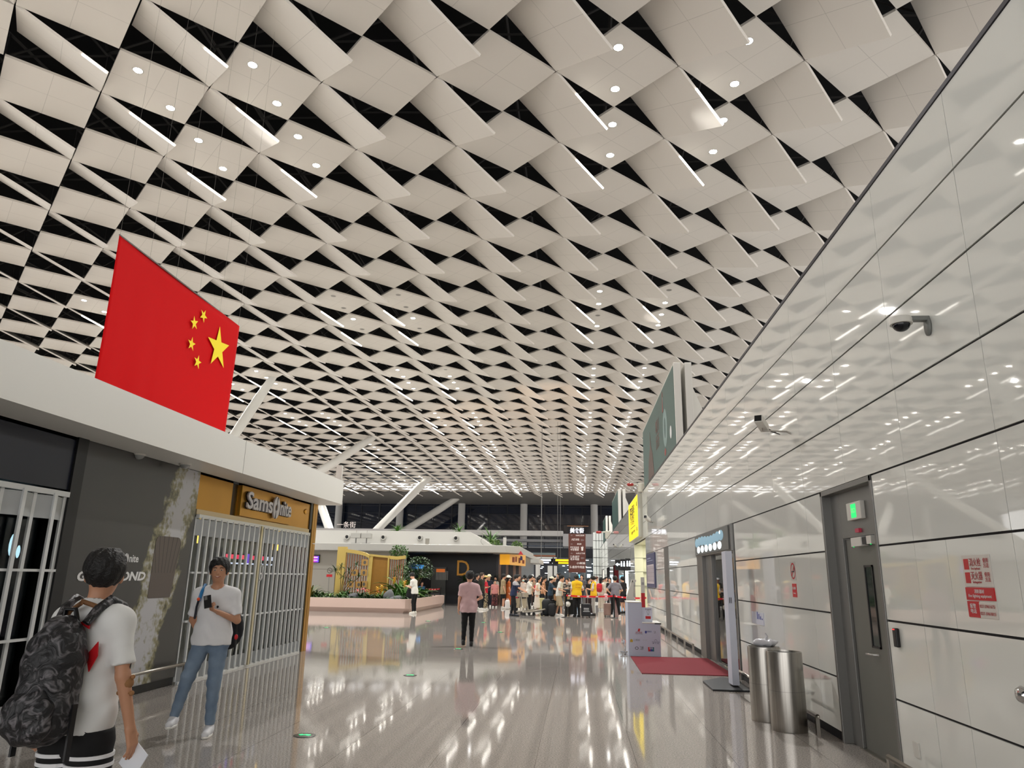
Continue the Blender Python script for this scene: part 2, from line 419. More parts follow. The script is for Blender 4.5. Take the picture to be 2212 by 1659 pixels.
# lift / shop doorway with mirror doors
d = thing('door_2', None, None, (WX, 15.6, 0), kind='structure')
b = MB(); b.box(WX-.03, WX+.22, 17.0, 17.72, 0, 2.665); b.box(WX+.05, WX+.22, 16.3, 17.0, 0, 2.18); b.box(WX-.05, WX+.22, 13.62, 17.72, 2.18, 2.665); b.box(WX-.02, WX+.22, 13.62, 13.7, 0, 2.2)
build(b, 'frame', DKSTEEL, d, world=True, bevel=.006)
build(MB().box(WX+.1, WX+.13, 15.0, 16.3, .02, 2.18).box(WX+.1, WX+.13, 13.7, 14.99, .02, 2.18), 'mirror_door', mat('mirror_glass', (60, 62, 62), .02, .85), d, world=True)
rd = random.Random(8)
sg = thing('illuminated_sign', 'blurry blue white lettered light box over the mirror glass doorway', 'sign', (WX-.06, 15.6, 2.2))
build(MB().box(WX-.075, WX-.051, 13.75, 17.6, 2.21, 2.64), 'housing', mat('sign_grey', (104, 106, 104), .5), sg, world=True)
b = MB()
for k in range(6): y = 17.2-k*.5; b.ball((WX-.078, y-.1, 2.32), (.006, .2, .075), 12, 8)
build(b, 'lower_letters', mat('glow_white', (225, 240, 245), .5, emit=2.2), sg, world=True)
b = MB()
for k in range(9): b.ball((WX-.078, 17.3-k*.36, 2.48+.02*math.sin(k)), (.005, .26, .1), 14, 8)
build(b, 'upper_letters', mat('glow_teal', (130, 165, 182), .5, emit=.45), sg, world=True)
b = MB().ball((WX-.08, 14.5, 2.56), (.006, .06, .035), 10, 6); build(b, 'bright_dot', MATS['glow_white'], sg, world=True)
solo(MB().box(WX-.02, WX+.014, 23.3, 24.4, 0, 2.65), 'pilaster', DKSTEEL, 'dark steel pilaster standing proud of the glass wall', 'pilaster')
# recess (corridor) behind the yellow sign
CR = mat('cream_panel', (232, 232, 205), .4)
r = thing('wall_recess', None, None, (WX, 37.2, 0), kind='structure')
b = MB(); b.box(WX+.02, WX+6, 37.25, 37.45, 0, 5.3); b.box(WX+.0, WX+.4, 37.12, 37.25, 0, 3.33); b.box(WX+3, WX+3.2, 31, 37.3, 0, 3.3); b.box(WX+.1, WX+6, 31, 37.3, 3.31, 3.4)
build(b, 'cladding', CR, r, world=True)
b = MB()
for z in (1.33, 2.0, 2.67): b.box(WX+.0, WX+4, 37.11, 37.252, z, z+.012)
build(b, 'joints', JOINT, r, world=True)
light('AREA', 'recess_lamp', (WX+1.2, 34.2, 3.28), (0, 0, 0), 110, (1, .97, .85), shape='RECTANGLE', size=1.6, size_y=5)
# far openings: lit shopfronts behind the wall line
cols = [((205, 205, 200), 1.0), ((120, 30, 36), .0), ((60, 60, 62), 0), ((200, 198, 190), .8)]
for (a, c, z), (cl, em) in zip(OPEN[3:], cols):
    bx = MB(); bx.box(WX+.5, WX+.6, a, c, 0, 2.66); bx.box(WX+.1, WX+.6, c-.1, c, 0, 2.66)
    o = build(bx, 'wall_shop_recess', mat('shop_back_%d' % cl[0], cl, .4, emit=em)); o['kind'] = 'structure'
# back of the wall block (so it is a building with a roof)
o = build(MB().box(WX+.3, 26, -9, 105, 5.0, 5.2), 'ceiling_annex', mat('annex_roof', (120, 118, 115), .8)); o['kind'] = 'structure'
# ------------------------------------------------------------ text helper
def text_mesh(s, size, depth=.004, bold=0, align='CENTER', sx=1.0, shear=0):
    cu = bpy.data.curves.new('txt', 'FONT'); cu.body = s; cu.size = size; cu.extrude = depth/2; cu.align_x = align; cu.align_y = 'CENTER'; cu.offset = bold; cu.shear = shear; cu.resolution_u = 3
    o = bpy.data.objects.new('txt', cu); COL.objects.link(o); dg = bpy.context.evaluated_depsgraph_get(); dg.update()
    me = bpy.data.meshes.new_from_object(o.evaluated_get(dg)); bpy.data.objects.remove(o)
    v = np.zeros(len(me.vertices)*3); me.vertices.foreach_get('co', v); v = v.reshape(-1, 3); v[:, 0] *= sx
    f = [tuple(p.vertices) for p in me.polygons]; bpy.data.meshes.remove(me); return v, f
FR = {'+x': ((0, 1, 0), (0, 0, 1), (1, 0, 0)), '-x': ((0, -1, 0), (0, 0, 1), (-1, 0, 0)), '-y': ((1, 0, 0), (0, 0, 1), (0, -1, 0)), '+z': ((1, 0, 0), (0, 1, 0), (0, 0, 1))}
def text(s, size, pos, face, m, parent, name='lettering', width=None, **k):
    v, f = text_mesh(s, size, **k)
    if len(v) == 0: return None
    if width: v[:, 0] *= width/max(1e-6, v[:, 0].max()-v[:, 0].min())
    A = np.array(FR[face]); P = v @ A+np.array(pos)
    b = MB(); b.v = [tuple(q) for q in P]; b.f = f; b.m = [0]*len(f)
    return build(b, name, m, parent, world=True)
TX_W = mat('text_white', (225, 225, 225), .5); TX_K = mat('text_black', (20, 20, 24), .5); TX_R = mat('text_red', (170, 24, 34), .5)
# ------------------------------------------------------------ wall fittings
t = thing('exit_sign', 'small green lit emergency exit sign above the grey service door', 'sign', (DX-.05, 7.87, 2.3))
build(MB().box(DX-.075, DX-.03, 7.67, 8.06, 2.29, 2.47), 'housing', WHITE, t, world=True, bevel=.004)
build(MB().box(DX-.078, DX-.075, 7.8, 7.93, 2.31, 2.45), 'green_panel', mat('exit_green', (20, 205, 95), .5, emit=1.6), t, world=True)
text('出口', .06, (DX-.079, 7.865, 2.38), '-x', TX_W, t, 'lettering', width=.1, depth=.001)
t = thing('door_closer', 'white sensor unit with green lights mounted over the grey door leaf', 'sensor', (DX-.05, 7.77, 2.02))
build(MB().box(DX-.07, DX, 7.76, 8.04, 2.02, 2.11), 'housing', WHITE, t, world=True)
build(MB().box(DX-.07, DX, 7.5, 7.62, 2.03, 2.11), 'sensor_head', WHITE, t, world=True)
build(MB().box(DX-.06, DX, 7.62, 7.76, 2.035, 2.105), 'magnet', BLACK, t, world=True)
build(MB().ball((DX-.06, 7.54, 2.03), .008).ball((DX-.06, 8.0, 2.02), .008), 'indicator', MATS['exit_green'], t, world=True)
solo(MB().box(DX-.06, DX-.03, 7.82, 7.92, 2.16, 2.2), 'alarm_lamp', mat('alarm', (150, 40, 60), .4, emit=.3), 'tiny red alarm lamp between exit sign and grey door', 'lamp')
t = thing('card_reader', 'black card reader with a red light on the glass wall beside the grey door', 'card reader', (WX-.02, 7.0, 1.12))
build(MB().box(WX-.035, WX, 6.965, 7.035, 1.11, 1.27), 'housing', BLACK, t, world=True, bevel=.008)
build(MB().box(WX-.037, WX-.03, 6.98, 7.02, 1.255, 1.262), 'indicator', mat('red_glow', (255, 40, 40), .4, emit=3), t, world=True)
t = thing('wall_socket', 'white electric socket low on the glass wall near the door', 'socket', (WX-.01, 6.88, .25))
build(MB().box(WX-.014, WX, 6.83, 6.93, .25, .37), 'plate', WHITE, t, world=True, bevel=.003)
t = thing('push_knob', 'round chrome knob on the glass wall at the right edge of view', 'knob', (WX-.02, 5.22, .95))
build(MB().lathe([(.0, 0), (.05, 0), (.055, .01), (.04, .035), (.015, .045)], n=20).tf(Matrix.Translation((WX, 5.2, .98)) @ Matrix.Rotation(-PI/2, 4, 'Y')), 'dome', CHROME, t, world=True, smooth=True)
t = thing('no_smoking_sign', 'round red no smoking sign with a red caption plate on the glass wall', 'sign', (WX-.005, 10.05, 1.5))
b = MB(); n = 28; V = []; F = []
for k in range(n):
    a = 2*PI*k/n
    for rr_ in (.085, .105): V.append((WX-.006, 10.05+rr_*math.cos(a), 1.79+rr_*1.0*math.sin(a)))
for k in range(n): F.append((2*k, 2*((k+1) % n), 2*((k+1) % n)+1, 2*k+1))
b.add(V, F); c45 = .7071
b.add([(WX-.006, 10.05-.07-.01, 1.79+.06), (WX-.006, 10.05-.07+.01, 1.79+.075), (WX-.006, 10.05+.07+.01, 1.79-.06), (WX-.006, 10.05+.07-.01, 1.79-.075)], [(0, 1, 2, 3)])
build(b, 'red_ring', RED, t, world=True)
build(MB().box(WX-.003, WX, 9.93, 10.17, 1.67, 1.91), 'clear_plate', mat('plate_pale', (205, 204, 198), .15), t, world=True)
build(MB().box(WX-.007, WX-.003, 10.0, 10.1, 1.775, 1.79).box(WX-.007, WX-.003, 9.98, 9.99, 1.79, 1.84), 'cigarette', TX_K, t, world=True)
build(MB().box(WX-.006, WX, 9.96, 10.14, 1.46, 1.63), 'caption_plate', RED, t, world=True)
text('禁止吸烟', .038, (WX-.008, 10.05, 1.57), '-x', TX_W, t, width=.14, depth=.001); text('No smoking', .02, (WX-.008, 10.05, 1.51), '-x', TX_W, t, depth=.001)
# fire equipment notice
t = thing('fire_notice', 'white and red fire equipment notice with red characters on the glass wall', 'sign', (WX-.004, 5.53, 1.4))
fy0, fy1, fz0, fz1 = 5.35, 5.72, 1.43, 1.86
build(MB().box(WX-.006, WX, fy0, fy1, 1.64, fz1).box(WX-.006, WX, fy0, fy1-.15, 1.43, 1.535), 'white_plates', mat('notice_white', (214, 208, 200), .25), t, world=True, bevel=.002)
b = MB(); b.box(WX-.008, WX, fy1-.09, fy1-.025, 1.76, 1.835); b.box(WX-.008, WX, fy1-.09, fy1-.025, 1.665, 1.74); b.box(WX-.008, WX, fy0, fy1, 1.548, 1.635); b.box(WX-.008, WX, fy1-.15, fy1, 1.43, 1.54)
build(b, 'red_plates', RED, t, world=True)
text('消火栓', .062, (WX-.009, 5.54, 1.805), '-x', TX_R, t, width=.15, depth=.001); text('灭火器', .062, (WX-.009, 5.54, 1.712), '-x', TX_R, t, width=.15, depth=.001)
text('Fire hydrant', .024, (WX-.009, 5.54, 1.765), '-x', TX_R, t, depth=.001); text('Extinguisher', .024, (WX-.009, 5.54, 1.672), '-x', TX_R, t, depth=.001)
text('使用\n方法', .035, (WX-.009, 5.4, 1.80), '-x', TX_R, t, depth=.001); text('使用\n方法', .035, (WX-.009, 5.4, 1.705), '-x', TX_R, t, depth=.001)
text('消防器材\nFire fighting equipment', .03, (WX-.0095, 5.535, 1.592), '-x', TX_W, t, width=.3, depth=.001)
text('报警\n电话', .035, (WX-.0095, 5.645, 1.488), '-x', TX_W, t, width=.08, depth=.001)
text('027-5961675', .03, (WX-.009, 5.46, 1.508), '-x', TX_R, t, width=.19, depth=.001); text('027-5961815', .03, (WX-.009, 5.46, 1.46), '-x', TX_R, t, width=.19, depth=.001)
# cameras
t = thing('dome_camera', 'white and black dome security camera on a bracket on the upper glass wall', 'security camera', (WX-.2, 5.85, 3.6))
build(MB().lathe([(0, 0), (.045, .0), (.05, .012), (.05, .02)], n=16).tf(Matrix.Translation((WX, 5.72, 3.66)) @ Matrix.Rotation(-PI/2, 4, 'Y') @ Matrix.Diagonal((1.7, 1, 1, 1))), 'wall_plate', mat('cam_grey', (120, 122, 118), .4), t, world=True, smooth=True)
build(MB().box(WX-.2, WX, 5.69, 5.75, 3.70, 3.74), 'bracket', MATS['cam_grey'], t, world=True, bevel=.006)
build(MB().lathe([(0, .0), (.083, .0), (.088, -.02), (.085, -.055), (.0, -.056)], c=(WX-.2, 5.75, 3.74), n=24), 'shell', WHITE, t, world=True, auto=True)
build(MB().ball((WX-.2, 5.75, 3.685), (.068, .068, .06), 18, 10), 'dome', mat('dome_black', (12, 13, 20), .06), t, world=True, smooth=True)
def bullet(name, label, x, y, z, s=1.0, rz=0):
    t = thing(name, label, 'security camera', (x, y, z), rz); Mx = Matrix.Rotation(math.radians(-14), 4, 'X')
    b = MB().box(-.055*s, .055*s, -.17*s, .17*s, -.05*s, .05*s).tf(Mx); build(b, 'housing', WHITE, t, bevel=.01*s)
    b = MB().box(-.045*s, .045*s, -.176*s, -.168*s, -.04*s, .04*s).tf(Mx); build(b, 'lens_window', BLACK, t)
    c = Matrix.Rotation(-rz, 3, 'Z') @ Vector((WX-x, 0, 0))
    build(MB().tube([(0, .03, -.05*s), (0, .03, -.09*s), (c.x*.8, c.y*.8+.05, -.1*s), (c.x, c.y+.05, -.14*s)], .012*s, 8), 'bracket', STEEL, t, smooth=True)
    build(MB().tube([(0, .16*s, 0), (.02, .22*s, -.03), (c.x*.5, c.y*.5+.15*s, -.12*s), (c.x*.3, .06, -.11*s)], .006*s, 6), 'cable', BLACK, t, smooth=True)
    return t
q = at_x(1645, 915, 2.45)
bullet('bullet_camera', 'white bullet security camera on a thin bracket high on the glass wall', 2.45, q[1], q[2], 1.0, math.radians(-28))
q = at_x(1398, 1120, 2.55)
bullet('bullet_camera', 'small white bullet camera on the wall just right of the yellow sign', 2.55, q[1], q[2], 1.2, math.radians(-25))
q = at_x(1328, 1178, 2.6)
bullet('bullet_camera', 'tiny far bullet camera on the wall left of the yellow sign', 2.6, q[1], q[2], 1.2, math.radians(-25))
def horn(px, py, Y, label, s):
    q = at_y(px, py, Y); t = thing('horn_strobe', label, 'alarm', (q[0], Y, q[2]-.2*s))
    build(MB().box(-.13*s, .13*s, -.12*s, .12*s, 0, .35*s), 'box', mat('horn_cream', (190, 186, 172), .5), t, bevel=.02*s)
    build(MB().tube([(0, 0, .3*s), (-.35*s, -.1*s, .28*s)], .03*s, 8), 'arm', MATS['horn_cream'], t)
    build(MB().lathe([(.03*s, 0), (.06*s, .05*s), (.06*s, .22*s), (.02*s, .26*s)], n=12).tf(Matrix.Translation((-.3*s, -.1*s, .28*s)) @ Matrix.Rotation(-PI/2, 4, 'Y')), 'red_tip', mat('horn_red', (150, 40, 36), .4), t, smooth=True)
horn(1385, 1052, 31.5, 'beige and red alarm horn on top of the glass wall beside the large green billboard', 1.1)
horn(1313, 1154, 70, 'cream and red alarm horn on the wall top far down the hall', 2.0)
# yellow light box sign
t = thing('yellow_lightbox', 'glowing yellow light box sign with black characters high on the glass wall', 'sign', (WX-.1, 34.9, 3.43))
build(MB().box(WX-.2, WX, 32.0, 37.7, 3.43, 5.3), 'housing', mat('frame_lt', (180, 178, 165), .4), t, world=True)
build(MB().box(WX-.206, WX-.2, 32.05, 37.65, 3.47, 5.26), 'face', mat('sign_yellow', (252, 222, 20), .5, emit=.75), t, world=True)
text('寄存服务', .62, (WX-.21, 35.3, 4.72), '-x', TX_K, t, width=2.9, depth=.002, bold=.01)
text('行李寄存', .4, (WX-.21, 35.3, 4.28), '-x', TX_K, t, width=2.6, depth=.002)
build(MB().box(WX-.212, WX-.206, 33.6, 36.6, 4.02, 4.05), 'rule', TX_K, t, world=True)
text('Luggage service', .22, (WX-.21, 34.9, 3.82), '-x', TX_K, t, width=2.4, depth=.002)
text('H', .3, (WX-.21, 37.0, 3.65), '-x', TX_K, t, depth=.002)
build(MB().box(WX-.212, WX-.206, 32.5, 32.75, 4.8, 5.0).box(WX-.212, WX-.206, 32.5, 32.75, 3.72, 3.9), 'marks', TX_K, t, world=True)
# timetable board
t = thing('timetable_board', 'dark blue notice board with a pale table hanging on the glass wall', 'notice board', (WX-.03, 28.8, 1.4))
build(MB().box(WX-.05, WX-.01, 27.2, 30.4, 1.36, 2.62), 'board', mat('board_navy', (72, 74, 104), .5), t, world=True)
build(MB().box(WX-.055, WX-.05, 27.5, 30.1, 1.5, 2.2), 'table', mat('board_pale', (190, 180, 184), .5), t, world=True)
b = MB()
for k in range(9): b.box(WX-.058, WX-.055, 27.7+.28*k, 27.78+.28*k, 1.55, 2.15)
for k in range(4): b.box(WX-.058, WX-.055, 27.5, 30.1, 1.62+.14*k, 1.628+.14*k)
build(b, 'table_print', mat('print_grey', (130, 118, 130), .5), t, world=True)
build(MB().box(WX-.054, WX-.05, 28.6, 30.0, 2.42, 2.46).box(WX-.054, WX-.05, 27.8, 30.0, 2.34, 2.36), 'heading', mat('heading_grey', (150, 155, 180), .5), t, world=True)
# billboards on the wall top
BG_ = mat('billboard_green', (46, 84, 78), .4, noise=.25, nscale=.35)
def billboard(ya, yb, z1, label, art=False):
    t = thing('billboard', label, 'billboard', (WX+.3, (ya+yb)/2, 5.38), 0)
    build(MB().box(WX+.02, WX+.22, ya, yb, 5.38, z1), 'front_panel', WHITE, t, world=True, bevel=.01)
    build(MB().box(WX+.34, WX+.54, ya, yb, 5.38, z1), 'rear_panel', WHITE, t, world=True, bevel=.01)
    build(MB().box(WX+.012, WX+.02, ya+.1, yb-.1, 5.42, z1-.06), 'poster', BG_, t, world=True)
    for y in (ya+.4, yb-.4):
        build(MB().prism([(WX+.54, 5.38), (WX+1.3, 5.38), (WX+.54, z1-.5)], y-.04, y+.04, 1), 'brace', WHITE, t, world=True)
    if art:
        b = MB().ball((WX+.01, 23.1, 6.4), (.004, .55, .62), 24, 12); b.box(WX+.004, WX+.012, 23.35, 23.55, 7.0, 7.5)
        build(b, 'pale_oval', mat('oval_pale', (128, 150, 146), .5), t, world=True)
        b = MB().ball((WX+.006, 23.1, 6.4), (.004, .2, .34), 20, 10); build(b, 'oval_core', mat('oval_core', (70, 96, 92), .5), t, world=True)
        b = MB().prism([(23.35, 7.0), (23.6, 7.0), (23.5, 7.7)], WX+.0, WX+.008, 0); b.ball((WX+.006, 23.2, 5.62), (.004, .22, .12), 12, 6); build(b, 'red_mark', mat('mark_red', (140, 60, 52), .5), t, world=True)
        b = MB().prism([(26.8, 5.42), (28.9, 5.42), (28.6, 6.2), (28.0, 6.6), (27.9, 7.2), (27.6, 6.6), (27.1, 6.2)], WX+.004, WX+.012, 0); build(b, 'brown_figure_print', mat('print_brown', (92, 70, 62), .5), t, world=True)
        text('晴川\n历历', .55, (WX+.008, 25.3, 6.6), '-x', mat('print_red', (120, 78, 70), .5), t, depth=.002)
        build(MB().ball((WX+.006, 21.7, 5.98), (.004, .2, .2), 12, 6), 'white_seal', TX_W, t, world=True)
billboard(20.6, 31.0, 7.85, 'largest green billboard with white frame standing on the wall top', True)
billboard(51, 60, 7.75, 'second green billboard along the wall top, beyond the yellow sign')
billboard(74, 82, 7.8, 'farthest green billboard on the wall top down the hall')
# hanging toilet sign boards
q0 = at_y(1345, 1220, 41)
SGB = mat('sign_black', (12, 12, 16), .35); GLW = mat('pictogram_glow', (235, 245, 255), .5, emit=2.0)
for n, (px, lab, sym) in enumerate([(1334, 'arrow', '←'), (1345, 'toilet', 'WC'), (1356, 'baby care', '♿')]):
    Yv = 42-n*2.0; a = at_y(px-5.5, 1209-n*1.3, Yv); c = at_y(px+6, 1232+n*.4, Yv)
    t = thing('toilet_sign', 'black light box with white %s symbol hanging by the recess' % lab, 'sign', ((a[0]+c[0])/2, Yv, c[2]))
    build(MB().box(a[0], c[0], Yv-.06, Yv+.06, c[2], a[2]), 'housing', SGB, t, world=True)
    build(MB().box(c[0], WX+.05, Yv-.03, Yv+.03, a[2]-.16, a[2]-.1), 'arm', STEEL, t, world=True)
    cx = (a[0]+c[0])/2; cz = (a[2]+c[2])/2+.03
    if n == 0: build(MB().prism([(cx-.13, cz), (cx, cz+.1), (cx, cz+.04), (cx+.12, cz+.04), (cx+.12, cz-.04), (cx, cz-.04), (cx, cz-.1)], Yv-.066, Yv-.06, 1), 'pictogram', GLW, t, world=True)
    else:
        b = MB()
        for dx in ((-.07, .07) if n == 1 else (-.03, .09)):
            b.ball((cx+dx, Yv-.064, cz+.12), (.035, .004, .035), 10, 6); b.box(cx+dx-.04, cx+dx+.04, Yv-.067, Yv-.06, cz-.12, cz+.07)
        build(b, 'pictogram', GLW, t, world=True)
# ------------------------------------------------------------ far window wall, columns, mezzanine
WG = mat('night_glass', (20, 27, 42), .04, ior=1.6); MUL = mat('mullion', (30, 32, 38), .5)
w5 = thing('window_1', None, None, (-20, 155, 6), kind='structure')
build(MB().box(-80, 33, 155.2, 155.4, 0, 16.65), 'pane', WG, w5, world=True)
b = MB()
for k in range(29): b.box(-79+4*k-.05*(1+(k % 4 == 1)*1.5), -79+4*k+.05*(1+(k % 4 == 1)*1.5), 155.0, 155.3, 5, 16.65)
for z in (8.3, 10.4, 12.5, 14.6, 16.2): b.box(-80, 33, 155.05, 155.25, z, z+.09)
build(b, 'mullions', MUL, w5, world=True)
COLM = mat('column_grey', (176, 174, 170), .5)
for x in (-64, -51.5, -38, -24.6, -11.28, 3.52):
    o = build(MB().lathe([(.75, 0), (.75, 16.7)], n=24), 'window_column', COLM, smooth=False); o.location = (x, 153.3, 0)
    tag(o, 'tall grey round column against the far dark window wall', 'column', 'columns along the far window wall')
VC = mat('vcolumn_white', (196, 194, 188), .4)
def slant(pt, pb, Y, r, label):
    a = at_y(*pt, Y); c = at_y(*pb, Y); d = c-a; d = d/abs(d[2]); e = a-d*.3; f_ = a+d*(a[2]-2.0); tp = a+d*1.6
    solo(MB().tube([e, tp, f_], [r*.72, r, r], 20), 'slanted_column', VC, label, 'column', 'slanting white tube columns', smooth=True)
slant((588, 817), (503, 945), 53, .38, 'nearest slanting white tube column behind the red flag')
slant((806, 945), (700, 1013), 78, .45, 'flattest slanting white tube column rising over the shop canopy')
slant((925, 1033), (812, 1147), 113, .62, 'slanting white tube column rising from behind the white kiosk roof, left one')
slant((985, 1078), (873, 1147), 144, .72, 'slanting white tube column rising from behind the white kiosk roof, right one')
slant((690, 1080), (713, 1147), 120, .7, 'white tube column leaning the other way beside the gold shop corner')
CONC = mat('concrete_light', (160, 158, 156), .6); DKI = mat('dark_interior', (34, 36, 44), .5); WTILE = mat('white_tile', (196, 200, 196), .3)
mz = thing('wall_mezzanine', None, None, (0, 97, 0), kind='structure')
def fr(px0, py0, px1, py1, Y):
    a = at_y(px0, py0, Y); c = at_y(px1, py1, Y); return (min(a[0], c[0]), max(a[0], c[0]), min(a[2], c[2]), max(a[2], c[2]))
def slab(mat_, name, px0, py0, px1, py1, Y, dp=1.0, parent=None):
    x0, x1, z0, z1 = fr(px0, py0, px1, py1, Y)
    return build(MB().box(x0, x1, Y, Y+dp, max(0, z0), z1), name, mat_, parent, world=parent is not None)
slab(CONC, 'parapet', 640, 1140, 1216, 1158, 97, 2, mz)
slab(mat('fascia_band', (104, 104, 106), .6), 'fascia', 640, 1158, 1216, 1171, 97.5, 2, mz)
slab(mat('blue_band', (56, 66, 84), .6), 'blue_fascia', 640, 1171, 1216, 1180, 98, 2, mz)
slab(mat('block_grey', (140, 139, 140), .6), 'plain_block', 1216, 1153, 1281, 1181, 96, 3, mz)
slab(DKI, 'dark_storefront', 640, 1176, 1300, 1252, 99.5, 1, mz)
slab(mat('storefront_glass', (62, 72, 80), .08), 'glazing', 1205, 1205, 1284, 1262, 99, .3, mz)
slab(mat('railing_glass', (70, 84, 84), .1), 'glass_balustrade', 1105, 1193, 1200, 1204, 92, .1, mz)
slab(mat('wood_band', (104, 62, 42), .6), 'wood_band', 1128, 1198, 1200, 1203, 91.5, .1, mz)
slab(mat('stone_pale', (176, 176, 172), .5), 'pale_pier', 1183, 1222, 1203, 1262, 90, 1, mz)
slab(MATS['stone_pale'], 'pale_header', 1142, 1203, 1202, 1212, 91, 1, mz)
slab(mat('door_glow', (205, 222, 235), .5, emit=.9), 'lit_doorway', 1268, 1240, 1276, 1262, 95, .2, mz)
slab(mat('screen_glow', (110, 190, 230), .5, emit=1.2), 'lit_screen', 1242, 1241, 1254, 1248, 95, .2, mz)
rb = random.Random(4); b = MB()
for k in range(34):
    px, py = rb.uniform(1140, 1285), rb.uniform(1208, 1240); a = at_y(px, py, 94.5); wd = rb.uniform(.06, .35); b.box(a[0]-wd, a[0]+wd, 94.5, 94.6, a[2], a[2]+.07)
build(b, 'interior_lights', mat('spark_white', (240, 245, 250), .5, emit=2.5), mz, world=True)
mp_ = thing('wall_far_pier', None, None, (3, 90, 0), kind='structure')
x0, x1, z0, z1 = fr(1281, 1150, 1307, 1262, 92)
build(MB().box(x0, x1, 92, 94, 0, z1), 'tiles', WTILE, mp_, world=True)
b = MB()
for k in range(1, 7): b.box(x0, x1, 91.98, 92.0, z1*k/7, z1*k/7+.05)
for k in range(1, 4): b.box(x0+(x1-x0)*k/4, x0+(x1-x0)*k/4+.04, 91.98, 92, 0, z1)
build(b, 'tile_joints', JOINT, mp_, world=True)
for (p0, p1, lab) in ((1137, 1141, 'left'), (1162, 1168, 'middle')):
    a = at_y(p0, 1215, 88); c = at_y(p1, 1215, 88)
    solo(MB().lathe([((c[0]-a[0])/2+.1, 0), ((c[0]-a[0])/2+.1, 3.5)], c=(a[0], 88, 0), n=16), 'storefront_column', COLM, 'grey column of the far storefront, %s one' % lab, 'column')
# ------------------------------------------------------------ left shop
SX = -6.05
NAVY = mat('navy_panel', (24, 28, 42), .35); GOLD = mat('gold_panel', (176, 128, 42), .32, .75, noise=.12, nscale=1.5)
GOLD2 = mat('gold_bright', (205, 150, 52), .3, .7)
GATE = mat('gate_metal', (214, 216, 216), .35, .25); CLEAR = mat('gate_clear', (176, 180, 182), .25, .2)
sh = thing('wall_left', None, None, (SX, 10, 0), kind='structure')
b = MB(); b.box(SX-.25, SX, 2, 8.27, 2.56, 3.2); build(b, 'navy_header', NAVY, sh, world=True)
build(MB().box(SX-.3, SX+.03, 8.08, 8.27, 0, 3.2), 'dark_pillar', BLACK, sh, world=True)
build(MB().box(SX-.25, SX-.02, 8.27, 11.05, 0, 3.2), 'poster_wall', mat('poster_wall_dark', (30, 30, 31), .5), sh, world=True)
b = MB(); b.box(SX-.25, SX, 11.05, 12.2, 2.6, 3.2); b.box(SX-.25, SX, 12.41, 16.12, 2.6, 3.2); build(b, 'gold_header', GOLD, sh, world=True)
build(MB().box(SX-.25, SX-.02, 12.2, 12.41, 2.6, 3.2), 'black_strip', BLACK, sh, world=True)
build(MB().box(SX-.08, SX+.02, 11.05, 16.1, 2.53, 2.61), 'gate_lintel', mat('lintel_pale', (190, 172, 140), .3, .4), sh, world=True)
b = MB(); b.box(SX-.3, SX+.02, 16.0, 16.13, 0, 3.2); build(b, 'end_post', BLACK, sh, world=True)
b = MB(); b.box(SX-.25, SX+.03, 16.15, 16.26, 0, 3.2); b.box(SX-.25, SX+.03, 16.28, 16.42, 0, 2.3); b.box(SX-.25, SX+.03, 16.28, 16.42, 2.32, 3.2); build(b, 'gold_post', GOLD, sh, world=True)
build(MB().box(-20, SX-.02, 16.2, 16.4, 0, 3.2), 'side_wall', mat('side_beige', (150, 146, 138), .5), sh, world=True)
b = MB(); b.box(-11.0, -10.8, 2, 16.2, 0, 3.2); b.box(-10.8, SX-.1, 9.6, 9.75, 0, 3.2); b.box(-10.8, SX, 2, 2.2, 0, 3.2); build(b, 'interior', mat('shop_dark', (84, 84, 86), .6), sh, world=True)
build(MB().box(-20, SX, 2, 16.2, 3.16, 3.2), 'shop_soffit', mat('shop_ceil', (60, 60, 60), .6), sh, world=True)
build(MB().box(SX-.16, SX-.15, 11.05, 16.0, 0, 2.55).box(SX-.16, SX-.15, 2.2, 8.08, 0, 2.55), 'shopfront_glass', mat('clear_glass', (200, 210, 212), .02), sh, world=True)
g = MATS['clear_glass'].node_tree.nodes['Principled BSDF']; g.inputs['Transmission Weight'].default_value = 1.0; g.inputs['IOR'].default_value = 1.2
light('AREA', 'shop_lamp', (-8.5, 13, 3.05), (0, 0, 0), 45, (1, .95, .85), shape='RECTANGLE', size=2.5, size_y=4)  # added fill, brightens the interior in place of hall reflections in the glass
# canopy
cn = thing('roof_canopy', None, None, (-10, 7, 3.2), kind='structure')
rc_ = .28; arc = [(-5.42-rc_+rc_*math.cos(a), 16.56-rc_+rc_*math.sin(a)) for a in [k*PI/2/8 for k in range(9)]]
pl = [(-5.42, -6)]+arc+[(-40, 16.56), (-40, -6)]
build(MB().prism(pl, 3.2, 3.74), 'fascia', WHITE2, cn, world=True, auto=True)
b = MB()
for k in range(3): b.box(-5.43, -5.417, 11.2-k*6.1, 11.206-k*6.1, 3.2, 3.74)
build(b, 'seams', mat('seam_grey', (150, 148, 140), .6), cn, world=True)
q = at_x(735, 1025, -5.9)
solo(MB().box(-6.0, -5.85, q[1]-.04, q[1]+.04, 3.74, 4.28), 'roof_post', WHITE, 'short white post standing on the shop canopy near its corner', 'post', bevel=.005)
for (px, py, lab) in ((300, 981, 'left'), (400, 1002, 'right')):
    y = at_z(px, py, 3.2)[1]; x = at_z(px, py, 3.2)[0]
    t = thing('ceiling_dome', 'small clear dome fitting under the shop canopy, %s one of two' % lab, 'dome fitting', (x, y, 3.2), 0)
    build(MB().lathe([(.09, 0), (.09, -.02), (.0, -.02)], n=18), 'base', WHITE, t, smooth=False); build(MB().ball((0, 0, -.02), (.075, .075, .055), 16, 8), 'dome', mat('dome_milky', (150, 152, 150), .1), t, smooth=True)
